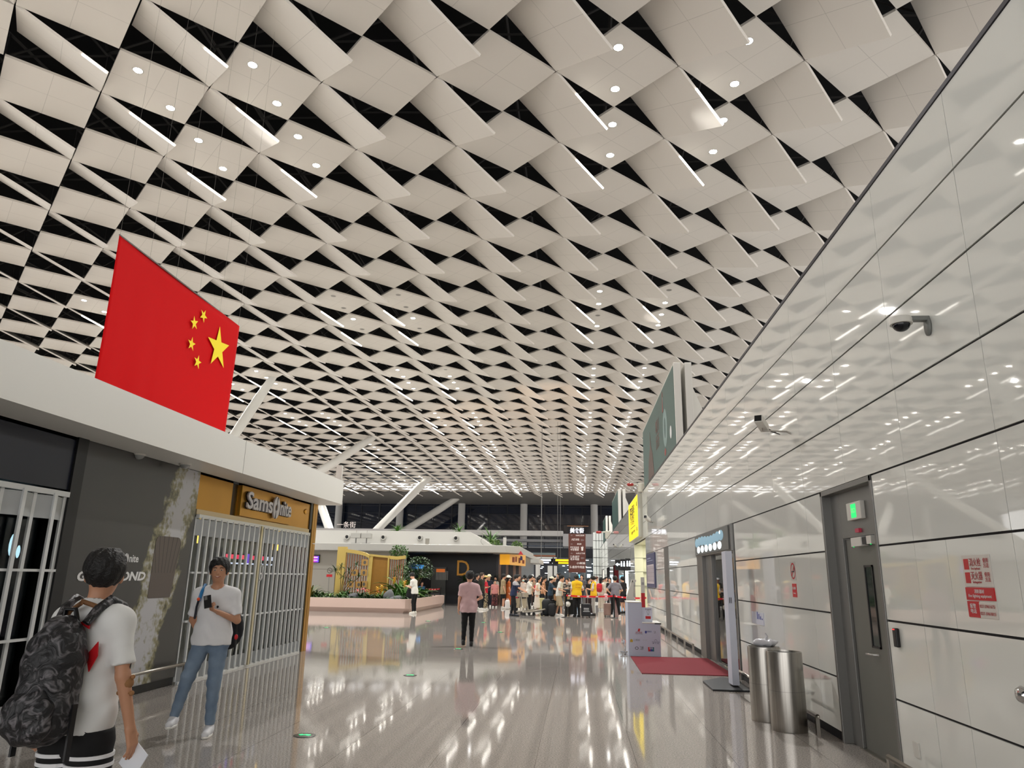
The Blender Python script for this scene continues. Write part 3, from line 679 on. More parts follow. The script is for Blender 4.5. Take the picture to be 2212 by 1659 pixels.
# gates
def gate(y0, y1, n, wide, label):
    t = thing('folding_gate', label, 'security gate', (SX+.02, (y0+y1)/2, 0)); x = SX+.03; zig = .035
    b = MB(); ys = [y0+(y1-y0)*k/n for k in range(n+1)]
    for k, y in enumerate(ys):
        xo = zig if k % 2 else -zig
        b.box(x+xo-.012, x+xo+.012, y-wide/2, y+wide/2, .04, 2.49)
    build(b, 'bars', GATE, t, world=True)
    for nm, z0, z1, mm in (('top_band', 2.2, 2.46, CLEAR), ('bottom_band', .03, .24, CLEAR)):
        b = MB(); V = []; F = []
        for k, y in enumerate(ys):
            xo = zig if k % 2 else -zig
            for (dx, z) in ((0, z0), (0, z1)): V.append((x+xo*.9, y, z))
        for k in range(n): F.append((2*k, 2*k+2, 2*k+3, 2*k+1))
        V2 = [(v[0]-.008, v[1], v[2]) for v in V]; m_ = len(V); F2 = [tuple(i+m_ for i in reversed(f)) for f in F]
        b.add(V+V2, F+F2); build(b, nm, mm, t, world=True)
    b = MB()
    for z in (.9, 1.63): b.box(x-.02, x+.02, y0, y1, z-.014, z+.014)
    b.box(x-.02, x+.02, y0, y1, .0, .035); b.box(x-.03, x+.03, y0, y1, 2.47, 2.53); build(b, 'rails', GATE, t, world=True)
    return t
gate(2.3, 8.05, 24, .05, 'nearer folding metal gate with wide gaps across the dark shopfront')
t = gate(11.08, 15.98, 46, .032, 'farther folding metal gate with dense bars under the gold sign')
build(MB().tube([(SX+.09, 13.5, 1.5), (SX+.12, 13.52, 1.55), (SX+.12, 13.52, 1.75), (SX+.09, 13.5, 1.8)], .014, 8), 'handle', CHROME, t, world=True, smooth=True)
build(MB().box(SX+.04, SX+.09, 13.37, 13.43, .03, 2.5), 'lock_post', mat('lock_post', (200, 190, 160), .3, .6), t, world=True)
# warm tubes inside the shop; a reflected screen built as a glowing panel
for k, y in enumerate((11.35, 12.15, 14.5, 15.2, 15.55)):
    solo(MB().box(SX-.5, SX-.46, y-.03, y+.03, 2.12, 2.56), 'warm_tube', mat('warm_glow', (255, 200, 90), .5, emit=3.0), 'short warm glowing tube hanging inside the shop, %s from the left' % ORD[k], 'lamp', 'warm tubes inside the shop')
t = thing('screen_reflection', 'red and white reflected video screen, built as a glowing panel in the shop', 'screen', (-10.7, 20, 1.6))  # reflection of a screen elsewhere, modelled as an emissive panel on a stand
a = at_x(487, 1193, -10.7); c = at_x(592, 1222, -10.7); t.location = (-10.7, (a[1]+c[1])/2, c[2]); y0, y1, z0, z1 = a[1], c[1], c[2]-.05, a[2]
if y1 > 15.9: # keep it inside the shop
    X_ = -6.75; a = at_x(487, 1193, X_); c = at_x(592, 1222, X_); y0, y1, z0, z1 = a[1], c[1], c[2]-.02, a[2]; t.location = (X_, (y0+y1)/2, z0)
else: X_ = -10.7
t['label'] = 'red and white reflected video screen, built as a glowing panel in the shop'
build(MB().box(X_-.08, X_, y0, y1, z0, z1), 'housing', BLACK, t, world=True)
build(MB().box(X_, X_+.005, y0+.02, y0+(y1-y0)*.38, z0+.12, z1-.03).box(X_, X_+.005, y0+(y1-y0)*.5, y0+(y1-y0)*.8, z0+.12, z1-.03), 'red_area', mat('screen_red', (235, 60, 90), .5, emit=1.6), t, world=True)
build(MB().box(X_, X_+.005, y0+(y1-y0)*.82, y1-.02, z0+.12, z1-.03).box(X_, X_+.005, y0, y1, z0+.02, z0+.05), 'white_area', mat('screen_white', (225, 225, 245), .5, emit=1.4), t, world=True)
build(MB().box(X_, X_+.005, y0+(y1-y0)*.39, y0+(y1-y0)*.49, z0+.05, z1), 'purple_area', mat('screen_purple', (120, 70, 220), .5, emit=1.2), t, world=True)
build(MB().box(X_-.05, X_-.01, (y0+y1)/2-.04, (y0+y1)/2+.04, 0, z0), 'stand', BLACK, t, world=True)
# illuminated strip sign inside the nearer gate
t = thing('glow_sign', 'blurry white glowing characters behind the nearer gate', 'sign', (-8.2, 8.6, 1.9)); X_ = -7.6
for (px, py, s_) in ((38, 1140, .1), (75, 1152, .09), (85, 1165, .05)):
    a = at_x(px, py, X_); build(MB().ball((X_, a[1], a[2]), (.01, s_*.7, s_*1.6), 8, 6), 'glow', mat('glow_pale', (190, 225, 235), .5, emit=1.8), t, world=True)
t.location = (0, 0, 0); t.location = (X_, 7.5, 1.7)
for ch in t.children: ch.location = (-0, 1.1*0, 0)
# sign box and letters
t = thing('shop_sign', 'gold sign box with raised silver lettering over the farther gate', 'sign', (SX+.02, 13.5, 2.63))
build(MB().box(SX, SX+.07, 12.43, 14.78, 2.62, 3.16), 'sign_box', GOLD, t, world=True, bevel=.004)
LET = mat('letter_silver', (188, 186, 192), .35, .3); LBK = mat('letter_dark', (28, 24, 18), .6)  # dark brown for the bolder copies set behind the letters
def brand(x, ya, yb, z, h, m, parent, depth, bk=None):
    L = yb-ya
    for dx, mm, nm, ex in ((0, m, 'letters', 0),)+(((-.03, bk, 'letter_returns', .012),) if bk else ()):
        text('Sams', h, (x+dx, ya+L*.27, z), '+x', mm, parent, nm, width=L*.54, depth=depth, bold=h*.02+ex*.4)
        text('nite', h, (x+dx, ya+L*.86, z), '+x', mm, parent, nm, width=L*.28, depth=depth, bold=h*.02+ex*.4)
    b = MB(); cy, cz, R_ = ya+L*.63, z-.02*h, h*.46
    for s_ in (0, 1):
        V = []; n = 14
        for k in range(n+1):
            a = s_*PI+.3+PI*.92*k/n; r0, r1 = R_*.42*(1-.5*k/n*.6), R_*(1.12-.12*math.sin(PI*k/n))
            for rr_ in (r0, r1): V.append((cy+rr_*math.sin(a)*.8, cz+rr_*math.cos(a)))
        P = V[0::2]+V[1::2][::-1]; nn = len(P)//2
        for xx in (x+depth/2,):
            W_ = [(xx, p[0], p[1]) for p in P]+[(xx-depth, p[0], p[1]) for p in P]; N_ = len(P); F = []
            for k in range(nn-1):
                F.append((k, k+1, N_-2-k, N_-1-k)); F.append((N_+k, N_+N_-1-k, N_+N_-2-k, N_+k+1))
                F.append((k, N_+k, N_+k+1, k+1)); F.append((N_-1-k, N_-2-k, N_+N_-2-k, N_+N_-1-k))
            b.add(W_, F)
    build(b, 'swirl_emblem', m, parent, world=True)
brand(SX+.12, 12.56, 14.6, 2.9, .42, LET, t, .03, LBK)
b = MB().ball((SX+.01, 15.75, 2.98), (.01, .12, .06), 10, 6); solo(b, 'door_pull', GOLD2, 'small curled gold handle shape on the gold header end', 'handle', smooth=True)
# poster
def m_poster():
    m, nt, b = nodes('poster_print', .3)
    g = N(nt, 'NewGeometry'); sp = N(nt, 'SeparateXYZ'); nt.links.new(g.outputs['Position'], sp.inputs[0])
    y, z = sp.outputs[1], sp.outputs[2]
    n = N(nt, 'TexNoise', i_Scale=3.2, i_Detail=6.0); n2 = N(nt, 'TexNoise', i_Scale=1.6, i_Detail=8.0); n3 = N(nt, 'TexNoise', i_Scale=11.0, i_Detail=6.0)
    for q in (n, n2, n3): nt.links.new(g.outputs['Position'], q.inputs['Vector'])
    zz = mth(nt, 'SUBTRACT', z, 1.6)
    c = mth(nt, 'ADD', mth(nt, 'ADD', mth(nt, 'MULTIPLY', zz, .27), 10.28), mth(nt, 'MULTIPLY', mth(nt, 'MULTIPLY', zz, zz), .03))
    dd = mth(nt, 'ABSOLUTE', mth(nt, 'SUBTRACT', y, c))
    dd = mth(nt, 'ADD', dd, mth(nt, 'MULTIPLY', mth(nt, 'SUBTRACT', n.outputs['Fac'], .5), .55))
    k1 = N(nt, 'MapRange'); k1.inputs['From Min'].default_value = .46; k1.inputs['From Max'].default_value = .40; nt.links.new(dd, k1.inputs[0])
    r = N(nt, 'ValToRGB'); e = r.color_ramp.elements; e[0].position = .40; e[0].color = (.45, .45, .47, 1); e[1].position = .66; e[1].color = (.03, .028, .012, 1)
    e2 = r.color_ramp.elements.new(.52); e2.color = (.24, .22, .12, 1)
    nt.links.new(mth(nt, 'ADD', mth(nt, 'MULTIPLY', dd, .55), mth(nt, 'MULTIPLY', n3.outputs['Fac'], .66)), r.inputs[0])
    base = mixc(nt, n2.outputs['Fac'], (.036, .035, .035, 1), (.05, .047, .043, 1))
    nt.links.new(mixc(nt, k1.outputs[0], base, r.outputs[0]), b.inputs['Base Color']); return m
t = thing('advert_poster', 'tall dark grey advertising poster with splashing water, foliage and a brown case', 'poster', (SX, 9.66, .08))
build(MB().box(SX-.02, SX+.012, 8.29, 11.03, .12, 3.19), 'print', m_poster(), t, world=True)
def m_case():
    m, nt, b = nodes('case_print', .4)
    g = N(nt, 'NewGeometry'); sp = N(nt, 'SeparateXYZ'); nt.links.new(g.outputs['Position'], sp.inputs[0])
    u = mth(nt, 'DIVIDE', mth(nt, 'SUBTRACT', sp.outputs[1], 10.36), mth(nt, 'ADD', .2, mth(nt, 'MULTIPLY', mth(nt, 'SUBTRACT', sp.outputs[2], 1.1), .5)))
    k = mth(nt, 'LESS_THAN', mth(nt, 'FRACT', mth(nt, 'MULTIPLY', u, 6.0)), .16)
    k = mth(nt, 'MULTIPLY', k, mth(nt, 'GREATER_THAN', sp.outputs[2], 1.62))
    nt.links.new(mixc(nt, k, (.092, .07, .06, 1), (.03, .022, .018, 1)), b.inputs['Base Color']); return m
pts = []
for (cy, cz, a0, rr_) in ((10.62, 2.04, 0, .1), (10.14, 2.04, PI/2, .1), (10.06, 1.30, PI, .03), (10.58, 1.30, 3*PI/2, .03)):
    for k in range(5): a = a0+PI/2*k/4; pts.append((cy+rr_*math.cos(a), cz+rr_*math.sin(a)))
build(MB().prism(pts, SX+.012, SX+.016, 0), 'suitcase_print', m_case(), t, world=True)
brand(SX+.016, 8.93, 9.68, 1.80, .14, TX_W, t, .002)
text('GO BEYOND', .155, (SX+.016, 9.18, 1.565), '+x', TX_W, t, width=1.42, depth=.002, bold=.006, shear=.15)
b = MB().tube([(SX+.13, 8.35, .3), (SX+.13, 11.1, .3)], .022, 12)
t = thing('bumper_rail', 'low steel bumper rail below the dark poster', 'rail', (SX+.13, 9.7, 0)); build(b, 'tube', STEEL, t, world=True, smooth=True)
for y in (8.4, 11.08): build(MB().box(SX+.115, SX+.145, y-.025, y+.025, 0, .3), 'post', STEEL, t, world=True)
# ------------------------------------------------------------ flag
FX = -8.0; fy0, fy1, fz1, fz0 = 10.84, 15.47, 7.3, 4.2
fl = thing('national_flag', 'large red flag with five yellow stars hanging above the left shop canopy', 'flag', (FX, (fy0+fy1)/2, fz0))
V = []; F = []; nu, nv = 60, 24
for j in range(nv+1):
    for i in range(nu+1):
        u, v_ = i/nu, j/nv; V.append((FX+.012*math.sin(u*34)*(1-v_)*(u < .35)+.02*math.sin(u*5+v_*3), fy0+(fy1-fy0)*u, fz0+(fz1+.05*(1-u)-fz0)*v_))
for j in range(nv):
    for i in range(nu): a = j*(nu+1)+i; F.append((a, a+1, a+nu+2, a+nu+1))
b = MB().add(V, F); o = build(b, 'cloth', mat('flag_red', (194, 0, 6), .7, spec=.15), fl, world=True, smooth=True)
sm_ = o.modifiers.new('solid', 'SOLIDIFY'); sm_.thickness = .006
def star(cy, cz, r, rot):
    P = []
    for k in range(10):
        a = rot+PI/2+k*PI/5; rr_ = r if k % 2 == 0 else r*.382; P.append((cy+rr_*math.cos(a), cz+rr_*math.sin(a)))
    b = MB(); V = [(FX+.028, *p) for p in P]+[(FX+.028, cy, cz)]; b.add(V, [(k, (k+1) % 10, 10) for k in range(10)]); return b
YEL = mat('flag_yellow', (240, 216, 20), .6)
for (px, py, r, rot) in ((472, 752, .5, .12), (440, 682, .155, -.35), (420, 698, .155, .3), (414, 743, .155, 0), (427, 782, .155, -.1)):
    a = at_x(px, py, FX+.028); build(star(a[1], a[2], r, rot), 'star', YEL, fl, world=True)
build(MB().tube([(FX, fy0, fz1+.05), (FX, fy1, fz1)], .014, 8), 'top_rod', DKSTEEL, fl, world=True)
for k in range(6):
    y = fy0+.02+(fy1-fy0-.04)*k/5; build(MB().tube([(FX, y, fz1+.05-.01*k), (FX, y, CZ-1.0)], .0018, 5), 'suspension_wire', mat('wire_grey', (110, 106, 100), .5), fl, world=True)
# ------------------------------------------------------------ white kiosk building
kb = thing('wall_kiosk', None, None, (-10, 44, 0), kind='structure')
KW = mat('kiosk_white', (176, 174, 168), .4)
b = MB(); b.prism([(-40, 42), (-4.1, 42), (-3.35, 43.2), (-3.35, 56), (-40, 56)], 2.98, 3.4); build(b, 'fascia', KW, kb, world=True, bevel=.03)
b = MB(); V = [(-40, 42.9, 3.4), (-5.0, 42.9, 3.4), (-5.0, 55, 3.4), (-40, 55, 3.4), (-40, 43.1, 4.2), (-6.35, 43.1, 4.2), (-6.6, 54, 4.2), (-40, 54, 4.2)]
b.add(V, [(0, 3, 2, 1), (4, 5, 6, 7), (0, 1, 5, 4), (1, 2, 6, 5), (2, 3, 7, 6), (3, 0, 4, 7)]); build(b, 'parapet', KW, kb, world=True)
build(MB().box(-40, -10.1, 43.4, 43.6, 0, 2.98), 'beige_wall', mat('kiosk_beige', (176, 172, 162), .5), kb, world=True)
build(MB().box(-40, -10.1, 43.38, 43.4, 1.9, 1.92), 'wall_joint', mat('joint_soft', (120, 116, 108), .6), kb, world=True)
build(MB().box(-10.1, -5.0, 46, 46.2, 0, 2.98).box(-10.2, -10.1, 43.4, 46.2, 0, 2.98).box(-5.6, -4.9, 45.6, 46, 0, 2.98), 'dark_shopfront', mat('dark_front', (30, 31, 38), .4), kb, world=True)
build(MB().box(-10.1, -5.0, 43.4, 46, 2.93, 2.97), 'dark_soffit', mat('dark_soffit', (26, 27, 34), .6), kb, world=True)
build(MB().box(-5.0, -3.5, 45.4, 55, 0, 2.98), 'corner_block', mat('corner_dark', (46, 44, 48), .3), kb, world=True)
b = MB()
for k, x in enumerate((-4.85, -4.4, -3.95, -3.6)): b.box(x, x+.16, 45.3, 45.4, 0, 2.98)
build(b, 'corner_trim', mat('trim_brownish', (120, 96, 84), .3, .4), kb, world=True)
for k, px in enumerate((750, 828, 907, 985)):
    a = at_y(px, 1160+k*.9, 42.95)
    t = thing('air_nozzle', 'round air nozzle on the white kiosk parapet, %s from the left' % ORD[k], 'air vent', (a[0], 42.95, a[2]-.17), 0, 'air nozzles along the white parapet')
    Mr = Matrix.Translation((0, 0, .17)) @ Matrix.Rotation(PI/2, 4, 'X')
    build(MB().lathe([(.17, -.05), (.17, .05), (.15, .09), (.1, .1), (.1, -.03)], n=20).tf(Mr), 'ring', KW, t, smooth=True)
    build(MB().lathe([(.1, .02), (.098, .07)], n=16).tf(Mr), 'core', BLACK, t)
text('D', 1.35, ((at_y(1000, 1228, 45.95))[0], 45.93, at_y(1000, 1229, 45.95)[2]), '-y', mat('letter_gold', (214, 150, 50), .4, emit=.12), kb, 'gold_letter', depth=.06, bold=.0, sx=.9)
# yellow shop sign on kiosk corner
t = thing('food_sign', 'yellow and orange sign with a cartoon style print on the kiosk corner', 'sign', (-4.2, 43, 2.3))
t['label'] = 'yellow and orange shop sign wrapping the corner of the white kiosk'
x0, x1, z0, z1 = fr(1080, 1197, 1101, 1220, 42.6)
build(MB().box(x0, x1, 42.6, 42.8, z0, z1), 'front_face', mat('sign_orange', (240, 170, 30), .5, emit=.25), t, world=True)
a = at_y(1101, 1197, 42.6); 
Vs = [(x1, 42.6, z0), (x1+.85, 43.6, z0-.05), (x1+.85, 43.6, z1), (x1, 42.6, z1)]
b = MB().add(Vs+[(v[0]-.1, v[1]+.1, v[2]) for v in Vs], [(0, 1, 2, 3), (7, 6, 5, 4), (0, 4, 5, 1), (1, 5, 6, 2), (2, 6, 7, 3), (3, 7, 4, 0)]); build(b, 'side_face', mat('sign_tan', (222, 168, 96), .5, emit=.1), t, world=True)
def onside(u, w_, o=.01): return (x1+.85*u+o*.7, 42.6+1.0*u-o*.7, z0+(z1-z0)*w_)
b = MB()
for (u0, u1, w0, w1) in ((.15, .3, .25, .75), (.34, .44, .3, .8), (.55, .66, .2, .7), (.78, .92, .15, .5)): b.add([onside(u0, w0), onside(u1, w0), onside(u1, w1), onside(u0, w1)], [(0, 1, 2, 3)])
build(b, 'brown_print', mat('print_maroon', (120, 60, 40), .5), t, world=True)
b = MB().add([onside(.62, .45, .012), onside(.8, .5, .012), onside(.78, .85, .012), onside(.66, .9, .012)], [(0, 1, 2, 3)]); build(b, 'navy_print', mat('print_navy', (40, 40, 80), .5), t, world=True)
b = MB().prism([(x1+.45, z1), (x1+.75, z1), (x1+.6, z1+.22)], 43.0, 43.06, 1); build(b, 'red_peak', mat('peak_red', (190, 50, 60), .5), t, world=True)
# screens in/on the kiosk
t = thing('info_screen', 'pink and purple glowing screen on the beige kiosk wall', 'screen', (-15.5, 43.3, 1.9))
x0, x1, z0, z1 = fr(671, 1198, 689, 1216, 43.3)
build(MB().box(x0, x1, 43.3, 43.4, z0, z1), 'housing', BLACK, t, world=True)
def m_scr():
    m, nt, b = nodes('screen_gradient', .4); tc = N(nt, 'TexCoord'); sp = N(nt, 'SeparateXYZ'); nt.links.new(tc.outputs['Generated'], sp.inputs[0])
    c = mixc(nt, sp.outputs[0], sr((240, 40, 150)), sr((70, 60, 220))); nt.links.new(c, b.inputs['Emission Color']); b.inputs['Emission Strength'].default_value = 1.3; b.inputs['Base Color'].default_value = (.1, .05, .1, 1); return m
build(MB().box(x0+.03, x1-.03, 43.29, 43.3, z0+.03, z1-.08), 'picture', m_scr(), t, world=True)
build(MB().box(x0+.1, x1-.1, 43.285, 43.29, z0+.3, z0+.34).box(x0+.1, x1-.1, 43.285, 43.29, z0+.14, z0+.17), 'caption', MATS['screen_white'], t, world=True)
t = thing('info_screen', 'blue glowing screen in the dark kiosk shopfront', 'screen', (-9.2, 45.9, 1.9)); x0, x1, z0, z1 = fr(898, 1220, 915, 1229, 45.9)
build(MB().box(x0-.03, x1+.03, 45.9, 46, z0-.03, z1+.03), 'housing', BLACK, t, world=True); build(MB().box(x0, x1, 45.89, 45.9, z0, z1), 'picture', mat('screen_blue', (60, 150, 225), .5, emit=1.0), t, world=True)
t = thing('menu_door', 'pale rolled shutter panel with an orange label in the dark kiosk front', 'shutter', (-7.4, 45.9, 0)); x0, x1, z0, z1 = fr(933, 1225, 963, 1253, 45.9)
build(MB().box(x0, x1, 45.85, 46, 0, z1), 'frame', mat('shutter_grey', (96, 98, 98), .5), t, world=True)
b = MB()
for k in range(9): b.box(x0+.3+.055*k*1.6, x0+.34+.055*k*1.6, 45.84, 45.85, z0, z0+.55)
build(b, 'grille', mat('grille_white', (190, 192, 190), .5), t, world=True)
build(MB().box(x0+.3, x0+.85, 45.83, 45.85, z1-.3, z1-.1), 'orange_label', mat('label_orange', (240, 130, 60), .5, emit=.3), t, world=True)
# flood lights and plants on the kiosk roof
for k, px in enumerate((769, 792)):
    a = at_y(px, 1162, 42.4)
    t = thing('flood_light', 'white box flood light on a stand on the kiosk ledge, %s one' % ('left', 'right')[k], 'flood light', (a[0], 42.4, 3.4), 0, 'flood lights on the kiosk ledge')
    build(MB().box(-.3, .3, -.15, .15, .32, .62), 'housing', KW, t, bevel=.02); build(MB().tube([(0, 0, 0), (0, 0, .32)], .04, 8).box(-.25, .25, -.1, .1, 0, .03), 'stand', DKSTEEL, t); build(MB().tube([(0, 0, .6), (0, 0, .8)], .015, 6), 'rod', STEEL, t)
solo(MB().box(-8.9, -8.68, 42.4, 42.5, 3.4, 3.75), 'speaker_box', mat('grey_small', (140, 136, 126), .5), 'small grey box standing on the kiosk ledge', 'box')
b = MB().tube([(-5.6+.12*math.sin(k*.9)*(k/8), 42.85+.02*k*.1, 4.15-.09*k) for k in range(9)], .015, 6); solo(b, 'hanging_cable', mat('cable_grey', (150, 148, 140), .5), 'curly grey cable hanging at the sloping end of the kiosk parapet', 'cable', smooth=True)
# ------------------------------------------------------------ foliage
def leaf(b, base, az, el, L, Wd, droop=.5, n=5, mi=0, fold=.15):
    d = np.array([math.cos(az), math.sin(az)]); sd = np.array([-math.sin(az), math.cos(az)]); V = []; p = np.array(base, float); e = el
    for k in range(n+1):
        t_ = k/n; wd = Wd*math.sin(PI*min(1, .12+.88*t_))**.8*(1 if t_ < 1 else 0)
        for s_ in (-1, 0, 1):
            V.append((p[0]+sd[0]*wd*s_/2, p[1]+sd[1]*wd*s_/2, p[2]+(fold*wd if s_ else 0)))
        st = L/n; p = p+np.array([d[0]*math.cos(e)*st, d[1]*math.cos(e)*st, math.sin(e)*st]); e -= droop*1.6/n
    F = []
    for k in range(n):
        for s_ in (0, 1): a = 3*k+s_; F.append((a, a+1, a+4, a+3))
    b.add(V, F, mi)
G1 = mat('leaf_dark', (42, 74, 30), .45, noise=.5, nscale=6); G2 = mat('leaf_mid', (70, 112, 42), .45, noise=.45, nscale=5); G3 = mat('leaf_light', (98, 128, 56), .45, noise=.4, nscale=5); G4 = mat('leaf_olive', (118, 116, 58), .5, noise=.4, nscale=6)
YF = mat('flower_yellow', (222, 178, 40), .5); RF = mat('flower_red', (206, 66, 64), .4); STM = mat('stem_brown', (96, 78, 52), .7)
rp = random.Random(11)
def rosette(label, cat, loc, n, L, Wd, m_, el=(.4, 1.3), droop=.9, h0=0, name='leafy_plant', flower=None, group=None):
    t = thing(name, label, cat, loc, rp.random()*6, group)
    b = MB()
    for k in range(n): leaf(b, (0, 0, h0), k*2.4+rp.random()*.5, rp.uniform(*el), L*rp.uniform(.7, 1.1), Wd, droop)
    build(b, 'leaves', m_, t, smooth=True)
    if h0 > .1: build(MB().tube([(0, 0, 0), (.01, 0, h0)], .02, 6), 'stem', STM, t, smooth=True)
    if flower:
        b = MB()
        if flower == 'spike':
            for k in range(26): leaf(b, (0, 0, L*.55+.012*k), k*2.4, .5, .16, .06, .3, 3)
            build(b, 'flower_spike', YF, t, smooth=True)
        else:
            for k in range(6):
                a = k*1.05+rp.random(); leaf(b, (.3*math.cos(a)*rp.uniform(.4, 1.1), .3*math.sin(a), L*rp.uniform(.6, .85)), a, .2, .24, .17, .3, 4)
            build(b, 'flowers', RF, t, smooth=True)
    return t
def palm(label, loc, h0, n, L, m_, name='dracaena', heads=((0, 0),), Wd=.035):
    t = thing(name, label, 'plant', loc); b = MB(); s = MB()
    for (hx_, hz_) in heads:
        s.tube([(0, 0, 0), (hx_*.5, 0, (h0+hz_)*.6), (hx_, 0, h0+hz_)], .016, 6)
        for k in range(n): leaf(b, (hx_, 0, h0+hz_), k*2.4, rp.uniform(-.3, 1.4), L*rp.uniform(.8, 1.1), Wd, .7, 4)
    build(s, 'stem', STM, t, smooth=True); build(b, 'leaves', m_, t, smooth=True); return t
def bushy(label, cat, loc, R_, n, m_, lw=.09, name='bush', stem=0, group=None):
    t = thing(name, label, cat, loc, 0, group); b = MB()
    for k in range(n):
        a = rp.random()*6.28; z = rp.uniform(-.5, 1); rr_ = R_*rp.uniform(.5, 1)*math.sqrt(max(.05, 1-z*z*.8))
        leaf(b, (rr_*math.cos(a), rr_*math.sin(a), stem+R_*.5+z*R_*.8), rp.random()*6.28, rp.uniform(-.4, 1), lw*2.2, lw, .5, 2)
    build(b, 'leaves', m_, t, smooth=True); s = MB()
    for k in range(5): a = k*1.3; s.tube([(0, 0, 0), (0, 0, stem*.6), (R_*.6*math.cos(a), R_*.6*math.sin(a), stem+R_*.8)], .014, 5)
    build(s, 'stem', STM, t); return t
# planter
pt = thing('planter', 'long pink planter box with a rounded lip holding the garden display', 'planter', (-11, 36.8, 0))
outer = [(-15.5, 33.05), (-7.72, 33.05), (-7.5, 33.2), (-7.42, 33.5), (-7.42, 41.2), (-15.5, 41.2)]; inner = [(-15.4, 33.25), (-7.8, 33.25), (-7.66, 33.4), (-7.62, 33.6), (-7.62, 41.0), (-15.4, 41.0)]
V = [(*p, 0) for p in [(-15.5, 33.2), (-7.85, 33.2), (-7.65, 33.35), (-7.57, 33.6), (-7.57, 41.2), (-15.5, 41.2)]]+[(*p, .2) for p in outer]+[(*p, .6) for p in outer]+[(*p, .6) for p in inner]+[(*p, .5) for p in inner]
F = []
for l in range(4):
    for k in range(6): F.append((6*l+k, 6*l+(k+1) % 6, 6*l+6+(k+1) % 6, 6*l+6+k))
build(MB().add(V, F), 'shell', mat('planter_pink', (214, 188, 176), .35), pt, world=True)
build(MB().add([(*p, .52) for p in inner], [tuple(range(6))]), 'soil', mat('soil', (30, 28, 20), .9), pt, world=True)
b = MB()
for k in range(2600):
    x, y = rp.uniform(-15.2, -7.75), rp.uniform(33.35, 40.8) if k % 3 else rp.uniform(33.35, 34.4)
    leaf(b, (x, y, .52), rp.random()*6.28, rp.uniform(.3, 1.3), rp.uniform(.16, .34), .05, 1.0, 3)
tag(build(b, 'ground_cover', G1), 'dark green grassy ground cover filling the pink planter', 'plants', kind='stuff')
def gp(px, py, Y): a = at_y(px, py, Y); return a
def rock(px, w_, h_, Y, label):
    a = at_y(px, 1290, Y); b = MB().ball((0, 0, h_*.35), (w_, w_*.7, h_), 14, 9); b.v = [(x*(1+.15*math.sin(7*z+3*y)), y, z*(1+.12*math.sin(9*x))) for x, y, z in b.v]
    o = solo(b, 'rock', mat('rock_grey', (108, 110, 112), .8, noise=.4, nscale=5), label, 'rock', smooth=True, base=(0, 0, 0)); o.location = (a[0], Y, .5)
rock(762, .3, .22, 34.2, 'round grey rock among plants in the middle of the planter'); rock(839, .24, .36, 34.0, 'pointed grey rock near the right end of the planter'); rock(856, .3, .17, 33.8, 'low flat grey rock at the right end of the planter')
GW = mat('screen_gold', (206, 178, 96), .45); WD = mat('wood_panel', (158, 112, 38), .5, noise=.12, nscale=8); SL = mat('slat_wood', (150, 100, 66), .5)
sc = thing('garden_screen', 'curved pale gold display screen with wooden slats and a brown door panel', 'screen wall', (-11, 37, .52))
def quad_col(px0, px1, px0b, px1b, ptop, pbot, Y, m_, nm, dp=.2):
    a, c_, d_, e_ = at_y(px0, ptop, Y), at_y(px1, ptop, Y), at_y(px1b, pbot, Y), at_y(px0b, pbot, Y)
    zb = .5; V = [(e_[0], Y, zb), (d_[0], Y, zb), (c_[0], Y, c_[2]), (a[0], Y, a[2])]; V += [(v[0], v[1]+dp, v[2]) for v in V]
    return build(MB().add(V, [(0, 1, 2, 3), (7, 6, 5, 4), (0, 4, 5, 1), (1, 5, 6, 2), (2, 6, 7, 3), (3, 7, 4, 0)]), nm, m_, sc, world=True)
quad_col(730, 749, 722, 738, 1181, 1275, 36.5, GW, 'left_post'); quad_col(798, 806, 790, 799, 1198, 1273, 36.5, GW, 'middle_post')
quad_col(806, 839, 799, 836, 1202, 1273, 36.6, WD, 'door_panel', .1); quad_col(838, 841, 835, 838, 1201, 1273, 36.4, GW, 'door_edge')
def beam(pts, h, Y):
    V = []; n = len(pts)
    for (px, py) in pts:
        a = at_y(px, py, Y); V += [(a[0], Y, a[2]), (a[0], Y, a[2]-h), (a[0], Y+.2, a[2]-h), (a[0], Y+.2, a[2])]
    F = [(4*k+j, 4*k+4+j, 4*k+4+(j+1) % 4, 4*k+(j+1) % 4) for k in range(n-1) for j in range(4)]; F += [(3, 2, 1, 0), (4*n-4, 4*n-3, 4*n-2, 4*n-1)]
    build(MB().add(V, F), 'top_beam', GW, sc, world=True)
beam([(748, 1186), (765, 1188), (780, 1191), (790, 1194), (798, 1199)], .17, 36.45); beam([(798, 1196.5), (820, 1199), (841, 1201)], .1, 36.45); beam([(839, 1200), (857, 1202), (875, 1200)], .16, 36.45)
for k in range(9):
    px = 751+5.4*k; a = at_y(px, 1192, 36.55); build(MB().box(a[0]-.02, a[0]+.02, 36.5, 36.56, .52, a[2]-.12), 'slat', SL, sc, world=True)
for k in range(7):
    px = 843+4.8*k; a = at_y(px, 1206, 36.55); build(MB().box(a[0]-.02, a[0]+.02, 36.5, 36.56, .52, a[2]+.05), 'slat', SL, sc, world=True)
TG = mat('tag_wood', (190, 146, 78), .5); TD = mat('tag_print', (96, 92, 84), .6)
